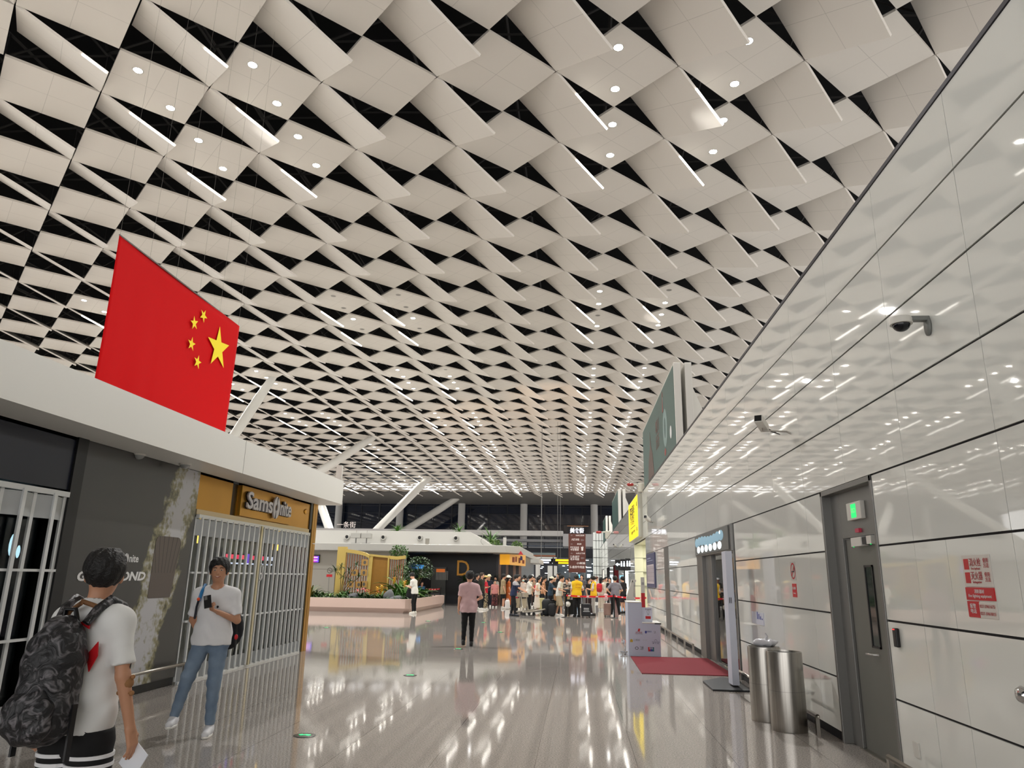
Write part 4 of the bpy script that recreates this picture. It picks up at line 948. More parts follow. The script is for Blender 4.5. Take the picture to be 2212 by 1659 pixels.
for n_, (px, py) in enumerate(((788, 1215), (766, 1237), (786, 1237), (757, 1262), (775, 1263), (786, 1262))):
    a = at_y(px, py, 36.4); tg = thing('wooden_tag', 'square wooden picture tag hung on the garden screen slats, %s counting down from top' % ORD[n_], 'tag', (a[0], 36.4, a[2]-.15), 0, 'wooden tags on the garden screen')
    build(MB().box(-.16, .16, 0, .03, 0, .3), 'plate', TG, tg); build(MB().ball((0, -.002, .15), (.07, .004, .09), 8, 6), 'picture', TD, tg)
palm('tall slim spiky dracaena with several heads left of the gold screen', (at_y(735, 1280, 35)[0], 35.0, .52), .9, 20, .36, G1, heads=((-.05, .55), (.35, .35), (.7, .65), (.1, .1), (.85, .1), (.45, -.1)))
palm('single headed dracaena on a thin bare stem beside the screen post', (at_y(721, 1280, 35.4)[0], 35.4, .52), 1.25, 26, .42, G1, Wd=.05)
for n_, (px, Y_, L_, m_, lab) in enumerate(((668, 34.2, 1.1, G2, 'tall arching green fern behind the olive fern at the left end'), (684, 34.6, .9, G1, 'dark fern left of the small no smoking sign'), (712, 34.0, .6, G3, 'light green fern under the small no smoking sign'), (745, 34.8, .9, G2, 'green fern below the slatted screen'), (672, 34.0, 1.0, G4, 'arching olive fern at the left end of the planter'), (700, 34.3, .6, G2, 'low fern beside the left dracaena'), (735, 34.0, .6, G2, 'bushy green fern below the gold screen post'), (756, 34.4, .7, G1, 'dark leafy fern in front of the slatted screen'), (795, 33.9, .5, G1, 'dark fern under the red flowers'), (868, 34.4, .75, G2, 'arching green plant behind the rocks'), (878, 33.9, .6, G1, 'dark bushy plant at the right corner of the planter'))):
    rosette(lab, 'plant', (at_y(px, 1285, Y_)[0], Y_, .52), 26, L_, .07, m_, (.3, 1.4), 1.1, name='fern')
for px, Y_, lab in ((780, 34.0, 'clump of red flowers left in the planter'), (800, 33.8, 'spreading clump of red flowers in front of the brown door panel')):
    rosette(lab, 'plant', (at_y(px, 1285, Y_)[0], Y_, .52), 14, .55, .12, G1, (.5, 1.3), .6, name='anthurium', flower='red')
for px, Y_, L_, lab in ((824, 34.4, .6, 'yellow leaved bromeliad in the middle of the planter'), (850, 35.2, 1.25, 'tall yellow flower spike plant behind the rocks'), (873, 34.8, 1.0, 'yellow flower spike plant at the right end of the planter'), (815, 34.0, .45, 'small yellow flowered plant beside the red flowers')):
    rosette(lab, 'plant', (at_y(px, 1285, Y_)[0], Y_, .52), 16, L_, .1, G3 if L_ < 1 else G2, (.6, 1.3), .6, name='bromeliad', flower='spike')
for px, Y_, L_, lab in ((866, 36.0, 1.7, 'large banana like plant with broad pale green leaves'), (880, 35.4, 1.3, 'broad leaved green plant right of the banana like plant'), (893, 36.5, 1.0, 'broad leaved plant at the far right of the planter'), (912, 38, .9, 'bushy broad leaved plant behind the man in white')):
    rosette(lab, 'plant', (at_y(px, 1285, Y_)[0], Y_, .52), 18, L_, .26, G2 if L_ < 1.5 else G3, (.6, 1.4), .9, name='banana_plant')
bushy('round dark green treetop rising above the gold screen', 'plant', (at_y(857, 1285, 39)[0], 39, .52), .5, 420, G2, .07, 'small_tree', 2.0)
bushy('loose green shrub on the right of the garden display', 'plant', (at_y(900, 1285, 37)[0], 37, .52), .85, 520, G1, .08, 'shrub', .9)
bushy('pale green shrub behind the right slats of the gold screen', 'plant', (at_y(862, 1285, 38)[0], 38, .52), .6, 300, G2, .08, 'shrub', .8)
# palms on the roofs
for (px, py, Y_, L_, lab) in ((858, 1145, 52, .8, 'small palm peeking over the kiosk parapet, left of three'), (992, 1146, 54, .9, 'small palm peeking over the kiosk parapet, middle of three'), (1060, 1166, 50, 1.5, 'large bright green palm behind the sloping end of the kiosk')):
    a = at_y(px, py, Y_); t = palm(lab, (a[0], Y_, 3.4), max(.3, a[2]-3.4-.2*L_), 46, L_, G2, 'roof_palm', Wd=.09)
for (px, py, Y_, lab) in ((1070, 1176, 47, 'round green shrub on the kiosk roof below the large palm'), (1117, 1186, 49, 'round green shrub at the right end of the kiosk roof')):
    a = at_y(px, py, Y_); bushy(lab, 'plant', (a[0], Y_, 3.38), .42, 240, G3, .08, 'roof_shrub', max(0, a[2]-3.9))
for px, lab, Y_ in ((1002, 'potted palm in front of the gold letter', 45.0), (1068, 'potted palm beside the crowd under the kiosk canopy', 44.6)):
    a = at_y(px, 1300, Y_); t = palm(lab, (a[0], Y_, 0), 1.35, 40, .6, G1, 'potted_palm', Wd=.05)
    build(MB().lathe([(.18, 0), (.24, .42), (.21, .42), (.2, .38), (0, .38)], n=16), 'pot', BLACK, t, smooth=False)
t = thing('roof_post', 'short white post on the far end of the kiosk roof', 'post', (at_y(1090, 1185, 46)[0], 46, 3.4)); build(MB().box(-.1, .1, -.05, .05, 0, .65), 'post', KW, t)
# small no smoking stand sign in the planter
t = thing('stand_sign', 'small round no smoking sign on a stick in the planter', 'sign', (at_y(708, 1285, 34.6)[0], 34.6, .52))
build(MB().tube([(0, 0, 0), (0, 0, 1.0)], .012, 6), 'stick', DKSTEEL, t)
V = []; n = 20
for k in range(n):
    a = 2*PI*k/n
    for r_ in (.1, .13): V.append((r_*math.cos(a), 0, 1.28+r_*math.sin(a)))
b = MB().add(V, [(2*k, 2*((k+1) % n), 2*((k+1) % n)+1, 2*k+1) for k in range(n)]).box(-.09, .09, 0, .01, 1.27, 1.29).tube([(-.09, 0, 1.37), (.09, 0, 1.19)], .01, 4); build(b, 'ring', TD, t)
build(MB().box(-.14, .14, 0, .02, .98, 1.1), 'caption', RED, t)
# ------------------------------------------------------------ food street totem
TB = mat('totem_brown', (98, 52, 42), .45); TCL = mat('totem_print', (205, 195, 190), .5, emit=.35); TARR = mat('totem_arrow', (130, 110, 108), .5)
TY = 52.0; x0, x1, z0, z1 = fr(1228, 1153, 1265.5, 1237, TY)
t = thing('direction_totem', 'tall brown direction sign with white characters on two posts', 'sign', ((x0+x1)/2, TY, 0))
build(MB().box(x0, x1, TY-.1, TY+.1, z0, z1), 'board', TB, t, world=True, bevel=.02)
build(MB().box(x0+.03, x0+.11, TY-.06, TY+.06, 0, z0).box(x1-.11, x1-.03, TY-.06, TY+.06, 0, z0), 'posts', DKSTEEL, t, world=True)
for k in range(1, 8): build(MB().box(x0+.02, x1-.02, TY-.105, TY-.1, z1-(z1-z0)*k/8.4, z1-(z1-z0)*k/8.4+.012), 'divider', mat('totem_line', (70, 34, 28), .5), t, world=True)
Wt, Ht = x1-x0, z1-z0; X_ = lambda u: x0+Wt*u
Zt = lambda v_: z1-Ht*v_
for (s_, u, v_, wd, sz) in (('公共卫生间', .67, .045, .5, .11), ('大鼓米线', .4, .155, .46, .17), ('麦当劳', .63, .27, .25, .11), ('星巴克咖啡', .36, .365, .52, .16), ('中冰雪店', .36, .42, .48, .16), ('德克士炸鸡店', .7, .51, .52, .1), ('三品餐厅', .36, .6, .56, .16), ('老乡鸡面', .36, .665, .52, .17), ('小鲜面', .72, .765, .5, .16), ('陈香贵牛肉面', .5, .865, .84, .2)):
    text(s_, sz, (X_(u), TY-.103, Zt(v_)), '-y', TCL, t, width=wd*Wt, depth=.002, bold=.003)
for u, v_, s_ in ((.18, .045, .08), (.18, .27, .08), (.18, .51, .08), (.8, .165, .13), (.8, .63, .13)):
    cx, cz = X_(u), Zt(v_); b = MB().prism([(cx-s_, cz), (cx, cz+s_*.7), (cx, cz+s_*.3), (cx+s_, cz+s_*.3), (cx+s_, cz-s_*.3), (cx, cz-s_*.3), (cx, cz-s_*.7)], TY-.106, TY-.1, 1); build(b, 'arrow', TARR, t, world=True)
cx, cz = X_(.8), Zt(.39); b = MB().prism([(cx-.08, cz+.1), (cx+.08, cz+.1), (cx+.06, cz-.13), (cx-.06, cz-.13)], TY-.106, TY-.1, 1).box(cx-.1, cx+.1, TY-.107, TY-.1, cz+.1, cz+.13).box(cx+.02, cx+.04, TY-.106, TY-.1, cz+.12, cz+.2); build(b, 'cup_pictogram', TCL, t, world=True)
text('美食街', .36, ((x0+x1)/2, TY-.02, z1+.2), '-y', mat('neon_white', (235, 235, 245), .5, emit=1.2), t, 'top_letters', width=.98, depth=.06, bold=.008)
b = MB()
for k in range(9): b.tube([(x0+.2+.1*k, TY, z1+.36), (x0+.22+.1*k, TY, z1+.52)], .012, 5)
build(b, 'hangers', STEEL, t, world=True)
build(MB().box(x0-.1, x1+.22, TY-.1, TY+.1, z1+.52, z1+.56), 'roof_bar', mat('roof_bar_brown', (130, 84, 48), .5), t, world=True)
# wayfinding signs far behind
for (px0, px1, py0, py1, Y_, mm, lab) in ((1164, 1190, 1208, 1212, 70, mat('wf_white', (225, 230, 245), .5, emit=1.6), 'upper white glowing strip of the far hanging sign'), (1165, 1186, 1213.5, 1216.5, 70.3, MATS['wf_white'], 'lower white glowing strip of the far hanging sign'), (1200, 1228, 1208, 1212.5, 70, mat('wf_yellow', (255, 190, 20), .5, emit=1.5), 'upper yellow glowing hanging sign beside the brown totem'), (1206, 1228, 1214, 1218, 70.3, MATS['wf_yellow'], 'lower yellow glowing hanging sign beside the brown totem')):
    a = at_y(px0, py0, Y_); c = at_y(px1, py1, Y_); t = thing('hanging_sign', lab, 'sign', ((a[0]+c[0])/2, Y_, c[2]))
    build(MB().box(a[0], c[0], Y_-.03, Y_, c[2], a[2]), 'face', mm, t, world=True); build(MB().box(a[0]-.4, c[0]+.3, Y_, Y_+.2, c[2]-.06, a[2]+.06), 'housing', BLACK, t, world=True)
    build(MB().tube([(a[0]+.2, Y_+.1, a[2]), (a[0]+.2, Y_+.1, CZ)], .015, 5), 'hanger', DKSTEEL, t, world=True)
solo(MB().tube([(at_y(1195, 1230, 66)[0], 66, 0), (at_y(1195, 1230, 66)[0], 66, 3.4)], .06, 10), 'sign_pole', BLACK, 'thin black pole behind the crowd left of the brown totem', 'pole')
# small white canopies far right of the kiosk
for (px0, px1, py0, py1, Y_, lab) in ((1128, 1164, 1206, 1216, 58, 'white flat canopy edge beyond the yellow corner sign'), (1128, 1152, 1200, 1206, 60, 'small white roof ledge above the far flat canopy')):
    x0, x1, z0, z1 = fr(px0, py0, px1, py1, Y_); solo(MB().box(x0, x1, Y_, Y_+8, z0, z1), 'flat_canopy', KW, lab, 'canopy')
    solo(MB().box(x0+.1, x0+.5, Y_+(1 if Y_ == 58 else 7), Y_+(6.5 if Y_ == 58 else 7.9), 0, z0-.002), 'shop_block', MATS['corner_dark'], 'dark shop block under the far white canopy, %s part' % ('front' if Y_ == 58 else 'rear'), 'shop')
q = at_y(693, 1126, 90)
text('一条街', .9, (at_y(692, 1127, 90)[0]+1.2, 96.8, q[2]), '-y', TCL, mz, 'wall_lettering', depth=.02)
# ------------------------------------------------------------ reception desk, carpet, stands
DB = mat('desk_blue_white', (200, 208, 226), .35)
t = thing('reception_desk', 'white stepped counter with printed logos at the edge of the red carpet', 'counter', (1.5, 17.3, 0))
Yd = 17.08; xa, xb, xc = 1.118, 1.433, 1.825
z_hi = at_y(1365, 1302, Yd)[2]; z_lo = at_y(1400, 1347, Yd)[2]
build(MB().prism([(xa, 0), (xc, 0), (xc, z_lo), (xb, z_lo), (xb, z_hi), (xa, z_hi)], Yd, Yd+.9, 1), 'body', DB, t, world=True, bevel=.006)
build(MB().box(xa-.01, xb, Yd-.01, Yd+.92, z_hi, z_hi+.02).box(xb, xc+.02, Yd-.01, Yd+.92, z_lo, z_lo+.02), 'worktop', WHITE, t, world=True)
build(MB().box(xc-.12, xc+.025, Yd-.012, Yd+.02, z_lo-.01, z_lo+.012), 'black_corner', BLACK, t, world=True)
LB = mat('logo_blue', (60, 76, 160), .5); LG = mat('logo_grey', (130, 138, 150), .5); LN = mat('logo_navy', (40, 40, 100), .5)
def P_(px, py): a = at_y(px, py, Yd-.002); return a[0], a[2]
def lt(s_, px, py, w_, sz, m_): x, z = P_(px, py); text(s_, sz, (x, Yd-.003, z), '-y', m_, t, 'logo', width=w_, depth=.001)
x, z = P_(1380, 1361); build(MB().prism([(x-.03, z-.03), (x+.02, z-.03), (x+.03, z+.03), (x-.01, z+.03)], Yd-.003, Yd, 1), 'logo', RED, t, world=True)
lt('湖北航空', 1380, 1366.5, .15, .04, TX_R); lt('Hubei Airlines', 1380, 1369.5, .16, .02, TX_K); lt('中国航信', 1402, 1364.5, .11, .035, LB); lt('2', 1414.5, 1366, .05, .06, LG)
x, z = P_(1395, 1365.5); build(MB().ball((x, Yd-.002, z), (.022, .002, .03), 10, 6), 'logo', LB, t, world=True)
x, z = P_(1364, 1384); build(MB().prism([(x-.03, z-.03), (x+.03, z-.03), (x+.03, z+.02), (x, z+.035), (x-.03, z+.02)], Yd-.003, Yd, 1), 'logo', mat('logo_gold', (200, 170, 60), .5), t, world=True)
lt('三棵树', 1375, 1383, .15, .05, LG); lt('∽∽', 1393, 1383, .1, .06, mat('logo_faint', (165, 175, 170), .5)); lt('⌒', 1416.5, 1383, .06, .08, LN); lt('YUNDONG', 1416.5, 1387, .17, .03, LN); lt('南 江 航', 1416.5, 1390, .14, .03, LN)
lt('O', 1375.5, 1400.5, .075, .09, TX_K); lt('飞猪', 1386, 1399.5, .08, .06, TX_K); lt('飞猪旅行', 1386, 1403, .08, .02, TX_K)
x, z = P_(1406.5, 1402); build(MB().box(x-.065, x-.02, Yd-.003, Yd, z-.05, z+.04), 'logo', RED, t, world=True); build(MB().box(x-.02, x+.03, Yd-.003, Yd, z-.05, z+.04), 'logo', LB, t, world=True); build(MB().box(x+.03, x+.065, Yd-.003, Yd, z-.05, z+.04), 'logo', mat('logo_teal', (30, 120, 130), .5), t, world=True)
lt('银联', 1406.5, 1401, .09, .05, TX_W)
t = thing('notice_stand', 'white notice card with no smoking symbol standing on the counter', 'notice', (1.78, Yd+.3, z_lo+.02))
a = at_y(1386.5, 1312, Yd+.25); c = at_y(1409.5, 1345, Yd+.25)
build(MB().box(a[0], c[0], Yd+.25, Yd+.262, z_lo+.02, a[2]), 'card', mat('paper_white', (225, 226, 240), .4), t, world=True)
def nt_(s_, px, py, w_, sz, m_): q = at_y(px, py, Yd+.249); text(s_, sz, (q[0], Yd+.248, q[2]), '-y', m_, t, 'print', width=w_, depth=.001)
nt_('禁止吸烟', 1400, 1316.5, .13, .03, TX_K); nt_('⊘', 1400, 1322.5, .055, .07, TX_K); nt_('NO SMOKING', 1400, 1327.5, .07, .015, TX_K)
q = at_y(1400, 1334, Yd+.25); build(MB().box(q[0]-.06, q[0]+.06, Yd+.247, Yd+.25, q[2]-.03, q[2]+.03), 'red_block', RED, t, world=True)
# red and white banner post
a = at_y(1388.5, 1247, 17.6); t = thing('banner_post', 'narrow upright post, white above and red below, behind the counter', 'banner', (a[0], 18.1, 0))
zt = at_y(1388.5, 1247, 18.1)[2]; zm = at_y(1388.5, 1281, 18.1)[2]; xq = at_y(1388.5, 1270, 18.1)[0]; t.location = (xq, 18.1, 0)
build(MB().box(-.045, .045, -.02, .02, zm, zt), 'white_part', WHITE, t); build(MB().box(-.045, .045, -.02, .02, .03, zm), 'red_part', RED, t); build(MB().box(-.15, .15, -.12, .12, 0, .03), 'foot', BLACK, t)
text('文明过安检', .07, (xq, 18.078, (zm+zt)/2+.03), '-y', LN, t, width=.06, depth=.001)
# slanting white frame
a0 = at_y(1353, 1290, 19.5); a1 = at_y(1366, 1253, 19.5)
t = thing('scanner_frame', 'white slanted frame panel behind the counter, near the recess', 'frame', ((a0[0]+a1[0])/2, 19.5, 0))
V2 = [(a0[0], .0), (a0[0]+.17, .0), (a0[0]+.17, a0[2]), (a1[0]+.02, a1[2]-.1), (a1[0]+.04, a1[2]), (a1[0]-.04, a1[2]), (a0[0], a0[2])]
build(MB().prism([(a0[0], 0), (a0[0]+.2, 0), (a0[0]+.2, a0[2]), (a0[0], a0[2])], 19.4, 19.6, 1), 'base', mat('frame_offwhite', (206, 206, 200), .5), t, world=True)  # plain off-white base of the frame
build(MB().prism([(a0[0], a0[2]), (a0[0]+.17, a0[2]), (a1[0]+.03, a1[2]-.06), (a1[0]-.02, a1[2])], 19.4, 19.6, 1), 'slanted_arm', WHITE, t, world=True)
build(MB().box(a1[0]-.02, a1[0]+.09, 19.4, 19.6, a1[2]-.05, a1[2]+.01), 'head', WHITE, t, world=True)
# carpet
cp = [at_z(*p)[:2] for p in ((1387, 1457), (1573, 1461), (1533, 1424), (1361, 1418))]
CPT = mat('carpet_red', (122, 34, 44), .9, noise=.12, nscale=60)
solo(MB().prism([(1.15, 14.05), (WX-.02, 14.05), (WX-.02, 17.0), (1.15, 17.0)], 0.001, .012), 'carpet', CPT, 'dark red rectangular carpet in front of the mirror glass doorway', 'carpet')
# small chrome stand left of the counter
t = thing('rope_stand_foot', 'small chrome stand with a round knob left of the counter', 'stand', (1.02, 17.5, 0))
build(MB().ball((0, 0, .27), .045, 12, 8), 'knob', CHROME, t, smooth=True); build(MB().tube([(0, 0, .24), (.03, 0, .16), (.05, 0, .04)], .012, 8).tube([(-.06, 0, .05), (.12, .02, .05)], .014, 8), 'arm', CHROME, t, smooth=True); build(MB().ball((.04, 0, .02), (.03, .03, .02), 10, 6), 'foot', CHROME, t, smooth=True)
# tall white sign seen edge on, with a black base plate
bx = at_z(1582, 1482)
t = thing('sign_stand', 'tall thin white sign board seen edge on, on a black base plate', 'sign stand', (bx[0], bx[1], 0))
zt = at_y(1562, 1192, bx[1])[2]
build(MB().box(-.055, .055, -.32, .0, .05, zt), 'board', mat('edge_white', (205, 208, 222), .4), t, bevel=.006)
build(MB().box(-.03, -.022, -.33, -.321, 1.3, 1.39).box(-.005, .003, -.33, -.321, 1.3, 1.39), 'slots', TX_K, t)
P = [tuple(at_z(*p)[:2]-bx[:2]) for p in ((1518, 1474), (1540, 1493), (1625, 1496), (1600, 1476), (1560, 1466))]
build(MB().prism([(P[0][0], P[0][1]), (P[1][0], P[1][1]), (P[2][0], P[2][1]), (P[3][0], P[3][1]), (P[4][0], P[4][1])], 0, .03), 'base', mat('base_black', (34, 36, 40), .45), t, bevel=.01)
# wall shelf leaflet
t = thing('leaflet', 'white printed leaflet fixed on the glass wall between doorway and bins', 'leaflet', (WX, 12.0, .9)); a = at_x(1625, 1320, WX); c = at_x(1652, 1352, WX)
build(MB().box(WX-.012, WX, c[1], a[1], c[2], a[2]), 'sheet', mat('leaflet_white', (215, 218, 232), .3), t, world=True); b = MB()
for k in range(4): b.box(WX-.014, WX-.012, c[1]+.05+.1*k, c[1]+.1+.1*k, c[2]+.08, c[2]+.1+.03*k)
build(b, 'print', LB, t, world=True)
# litter bins
def bin_(loc, label):
    t = thing('litter_bin', label, 'litter bin', loc); h = .86; rx, ry = .2, .2
    build(MB().lathe([(.985, 0), (1.0, .015), (1.0, h-.015), (.99, h), (.93, h), (.92, h-.02), (.9, h-.3)], n=40, sx=rx, sy=ry), 'body', STEELB, t, auto=True)
    build(MB().lathe([(.905, h-.02), (.89, h-.3), (.0, h-.3)], n=32, sx=rx*.98, sy=ry*.98), 'liner', BLACK, t)
    build(MB().lathe([(1.004, h*.5), (1.004, h*.5+.003)], n=40, sx=rx, sy=ry), 'seam', DKSTEEL, t)
    return t
def m_brush():
    m, nt, b = nodes('brushed_bin', .3, 1); g = N(nt, 'TexCoord'); mp = N(nt, 'Mapping'); mp.inputs['Scale'].default_value = (60, 60, .8); nt.links.new(g.outputs['Object'], mp.inputs[0]); n = N(nt, 'TexNoise', i_Scale=2.0); nt.links.new(mp.outputs[0], n.inputs[0])
    nt.links.new(mixc(nt, n.outputs['Fac'], (.28, .26, .235, 1), (.56, .54, .50, 1)), b.inputs['Base Color']); return m
STEELB = m_brush()
p1_ = at_z(1725, 1586); p2_ = at_z(1692, 1566)
b1 = bin_((2.42, p1_[1]+.2, 0), 'nearer brushed steel litter bin with an open top by the wall'); b2 = bin_((2.33, p2_[1]+.26, 0), 'farther brushed steel litter bin with a plastic bag on top')
t = thing('plastic_bag', 'crumpled clear plastic bag lying on the farther litter bin', 'bag', (2.36, p2_[1]+.26, .86))
b = MB().ball((0, 0, .04), (.13, .1, .05), 16, 10); b.v = [(x*(1+.3*math.sin(31*y+17*z)), y*(1+.25*math.sin(23*x)), max(-.0, z+.012*math.sin(60*x+40*y))) for x, y, z in b.v]; b.tube([(.0, 0, .07), (.02, 0, .12), (.01, .02, .16)], [.03, .015, .004], 6)
build(b, 'film', mat('bag_film', (200, 200, 205), .2), t, smooth=True)
# exit markers in the floor
GG = mat('marker_green', (20, 210, 120), .4, emit=1.4)
for n_, (px, py) in enumerate(((658, 1589), (886, 1459), (990, 1402), (1080, 1366), (705, 1356), (1044, 1345), (925, 1342))):
    a = at_z(px, py); t = thing('floor_marker', 'round green lit exit marker set in the floor, %s nearest of seven' % ORD[n_] if n_ else 'round green lit exit marker set in the floor nearest the camera', 'floor light', (a[0], a[1], .001), 0, 'green exit markers in the floor')
    build(MB().lathe([(.115, 0), (.115, .003), (.1, .006)], n=28), 'disc', mat('marker_dark', (30, 40, 40), .2), t)
    b = MB().prism([(-.065, .0), (-.03, .028), (-.03, .012), (.0, .012), (.0, -.012), (-.03, -.012), (-.03, -.028)], .006, .009); b.ball((.04, 0, .007), (.028, .03, .003), 10, 4); b.ball((.015, .015, .007), (.02, .02, .003), 8, 4); build(b, 'green_arrow', GG, t)
# barrier posts and tape
def belt_post(px, py, label):
    a = at_z(px, py); t = thing('barrier_post', label, 'barrier post', (a[0], a[1], 0))
    build(MB().lathe([(.0, 0), (.17, .0), (.17, .015), (.05, .03)], n=24), 'base', BLACK, t); build(MB().tube([(0, 0, .02), (0, 0, 1.0)], .032, 14), 'pole', BLACK, t); build(MB().tube([(0, 0, .86), (0, 0, .97)], .045, 14), 'belt_head', BLACK, t); return a
A = belt_post(1221, 1334, 'black barrier post left of the yellow vests holding red tape'); B = belt_post(1327, 1335, 'black barrier post by the man in the grey tee')
TAPE = mat('tape_red', (214, 24, 40), .5); TPW = mat('tape_white', (225, 215, 215), .5)
def tape(p, q, label, sag=.04):
    n = 16; V = []; F = []
    for k in range(n+1):
        u = k/n; c = p*(1-u)+q*u; z = c[2]-sag*4*u*(1-u); V += [(c[0], c[1], z+.035), (c[0], c[1], z-.035), (c[0], c[1]+.004, z-.035), (c[0], c[1]+.004, z+.035)]
    for k in range(n):
        for j in range(4): F.append((4*k+j, 4*k+4+j, 4*k+4+(j+1) % 4, 4*k+(j+1) % 4))
    t = thing('barrier_tape', label, 'tape', tuple(p)); build(MB().add(V, F), 'band', TAPE, t, world=True)
    b = MB()
    for k in range(1, n, 3):
        u = k/n; c = p*(1-u)+q*u; z = c[2]-sag*4*u*(1-u); d = (q-p)/n*.8; b.add([(c[0], c[1]-.004, z-.02), (c[0]+d[0], c[1]+d[1]-.004, z-.02), (c[0]+d[0], c[1]+d[1]-.004, z+.02), (c[0], c[1]-.004, z+.02)], [(0, 1, 2, 3)])
    build(b, 'white_print', TPW, t, world=True)
v3 = lambda a, z: np.array([a[0], a[1], z])
tape(v3(A, .92), v3(B, .92), 'red barrier tape stretched between the two black posts'); Q = np.array([xq, 18.3, .98])
tape(v3(B, .92), np.array([2.75, 30.5, .93]), 'red barrier tape from the right black post to the glass wall')
a = at_z(1180, 1305); 
for (px, py, lab) in ((917, 1306, 'left of two red topped barrier posts behind the planter'), (950, 1306, 'right of two red topped barrier posts behind the planter')):
    C = belt_post(px, py, lab)
    if px == 917: C0 = C
tape(v3(C0, .9), v3(C, .9), 'red barrier tape behind the right end of the planter')
# ------------------------------------------------------------ people: smooth bodies from blended distance fields
def surf_nets(f, lo, hi, h):
    lo = np.array(lo, float); n = np.maximum(4, np.ceil((np.array(hi)-lo)/h).astype(int)+1)
    ax = [lo[i]+h*np.arange(n[i]) for i in range(3)]
    P = np.stack(np.meshgrid(*ax, indexing='ij'), -1); D = f(P.reshape(-1, 3)).reshape(P.shape[:3])
    D[0], D[-1], D[:, 0], D[:, -1], D[:, :, 0], D[:, :, -1] = 1, 1, 1, 1, 1, 1
    ins = D < 0; m = tuple(n-1); acc = np.zeros(m+(3,)); cnt = np.zeros(m)
    for a in range(3):
        s0 = [slice(None)]*3; s1 = [slice(None)]*3; s0[a] = slice(0, -1); s1[a] = slice(1, None)
        d0, d1 = D[tuple(s0)], D[tuple(s1)]; cr = (d0 < 0) != (d1 < 0); t = np.where(cr, d0/(d0-d1+1e-12), 0)
        for u in (0, 1):
            for v in (0, 1):
                o = [0, 0, 0]; b_ = [x for x in range(3) if x != a]; o[b_[0]] = u; o[b_[1]] = v
                sl = tuple(slice(o[i], o[i]+m[i]) for i in range(3)); c = cr[sl]; tt = t[sl]; off = np.zeros(m+(3,)); off[..., b_[0]] = u; off[..., b_[1]] = v; off[..., a] = tt
                acc += off*c[..., None]; cnt += c
    act = cnt > 0; idx = -np.ones(m, int); idx[act] = np.arange(act.sum()); I = np.argwhere(act)
    V = lo+h*(I+acc[act]/cnt[act][:, None]); F = []
    for a in range(3):
        s0 = [slice(1, -1)]*3; s1 = [slice(1, -1)]*3; s0[a] = slice(0, -1); s1[a] = slice(1, None)
        A, B_ = ins[tuple(s0)], ins[tuple(s1)]; E = np.argwhere(A != B_)
        if len(E) == 0: continue
        base = E.copy(); 
        for i in range(3):
            if i != a: base[:, i] += 1
        b_, c_ = [x for x in range(3) if x != a]
        def g(db, dc):
            q = base.copy(); q[:, b_] -= db; q[:, c_] -= dc; return idx[q[:, 0], q[:, 1], q[:, 2]]
        Q = np.stack([g(1, 1), g(0, 1), g(0, 0), g(1, 0)], 1)
        fl_ = A[tuple(E.T)]
        if a == 1: fl_ = ~fl_
        Q[~fl_] = Q[~fl_][:, ::-1]; F.append(Q)
    return V, np.concatenate(F)
def smin(a, b, k):
    h = np.clip(.5+.5*(b-a)/k, 0, 1); return b*(1-h)+a*h-k*h*(1-h)
def cone(P, a, b, ra, rb, sc=(1, 1, 1)):
    s = np.array(sc); P = P*s; a = np.array(a)*s; b = np.array(b)*s; ab = b-a; t = np.clip(((P-a)@ab)/(ab@ab+1e-9), 0, 1)
    return (np.linalg.norm(P-a-t[:, None]*ab, axis=1)-(ra+(rb-ra)*t))/max(sc)
def ell(P, c, r):
    r = np.array(r); q = (P-np.array(c))/r; k = np.linalg.norm(q, axis=1); return (k-1)*min(r)
def obj_nets(name, f, lo, hi, h, m, parent):
    V, F = surf_nets(f, lo, hi, h)
    return link(name, mesh_from(name, V.tolist(), [tuple(map(int, q)) for q in F], m, True), parent)
def cmat(c, rough=.8, pat=None):
    nm = 'cloth_%d_%d_%d_%s' % (*c, pat)
    if nm in MATS: return MATS[nm]
    if not pat: return mat(nm, c, rough, noise=.08, nscale=9)
    m, nt, b = nodes(nm, rough); tc = N(nt, 'TexCoord'); c2 = {'stripe': (30, 30, 34), 'floral': (32, 28, 30), 'check': (200, 190, 180), 'camo': (12, 12, 14), 'denim': None}.get(pat, (30, 30, 30))
    if pat == 'stripe':
        sp = N(nt, 'SeparateXYZ'); nt.links.new(tc.outputs['Object'], sp.inputs[0]); k = line_mask(nt, sp.outputs[2], .1, .05)
    elif pat == 'denim':
        n = N(nt, 'TexNoise', i_Scale=5.0, i_Detail=6.0); nt.links.new(tc.outputs['Object'], n.inputs[0]); k = n.outputs['Fac']
        nt.links.new(mixc(nt, k, sr((52, 76, 106)), sr((150, 168, 186))), b.inputs['Base Color']); return m
    else:
        n = N(nt, 'TexNoise', i_Scale=14.0 if pat == 'floral' else 9.0, i_Detail=6.0); nt.links.new(tc.outputs['Object'], n.inputs[0])
        r = N(nt, 'ValToRGB'); r.color_ramp.elements[0].position = .46; r.color_ramp.elements[1].position = .54; nt.links.new(n.outputs['Fac'], r.inputs[0]); k = r.outputs[0]
    nt.links.new(mixc(nt, k, sr(c), sr(c2)), b.inputs['Base Color']); return m
SK1 = mat('skin_light', (214, 164, 136), .5); SK2 = mat('skin_tan', (188, 138, 108), .5); HAIR = mat('hair_black', (16, 14, 14), .55, bump=.5, bscale=90); HAIRB = mat('hair_brown', (44, 30, 24), .6)
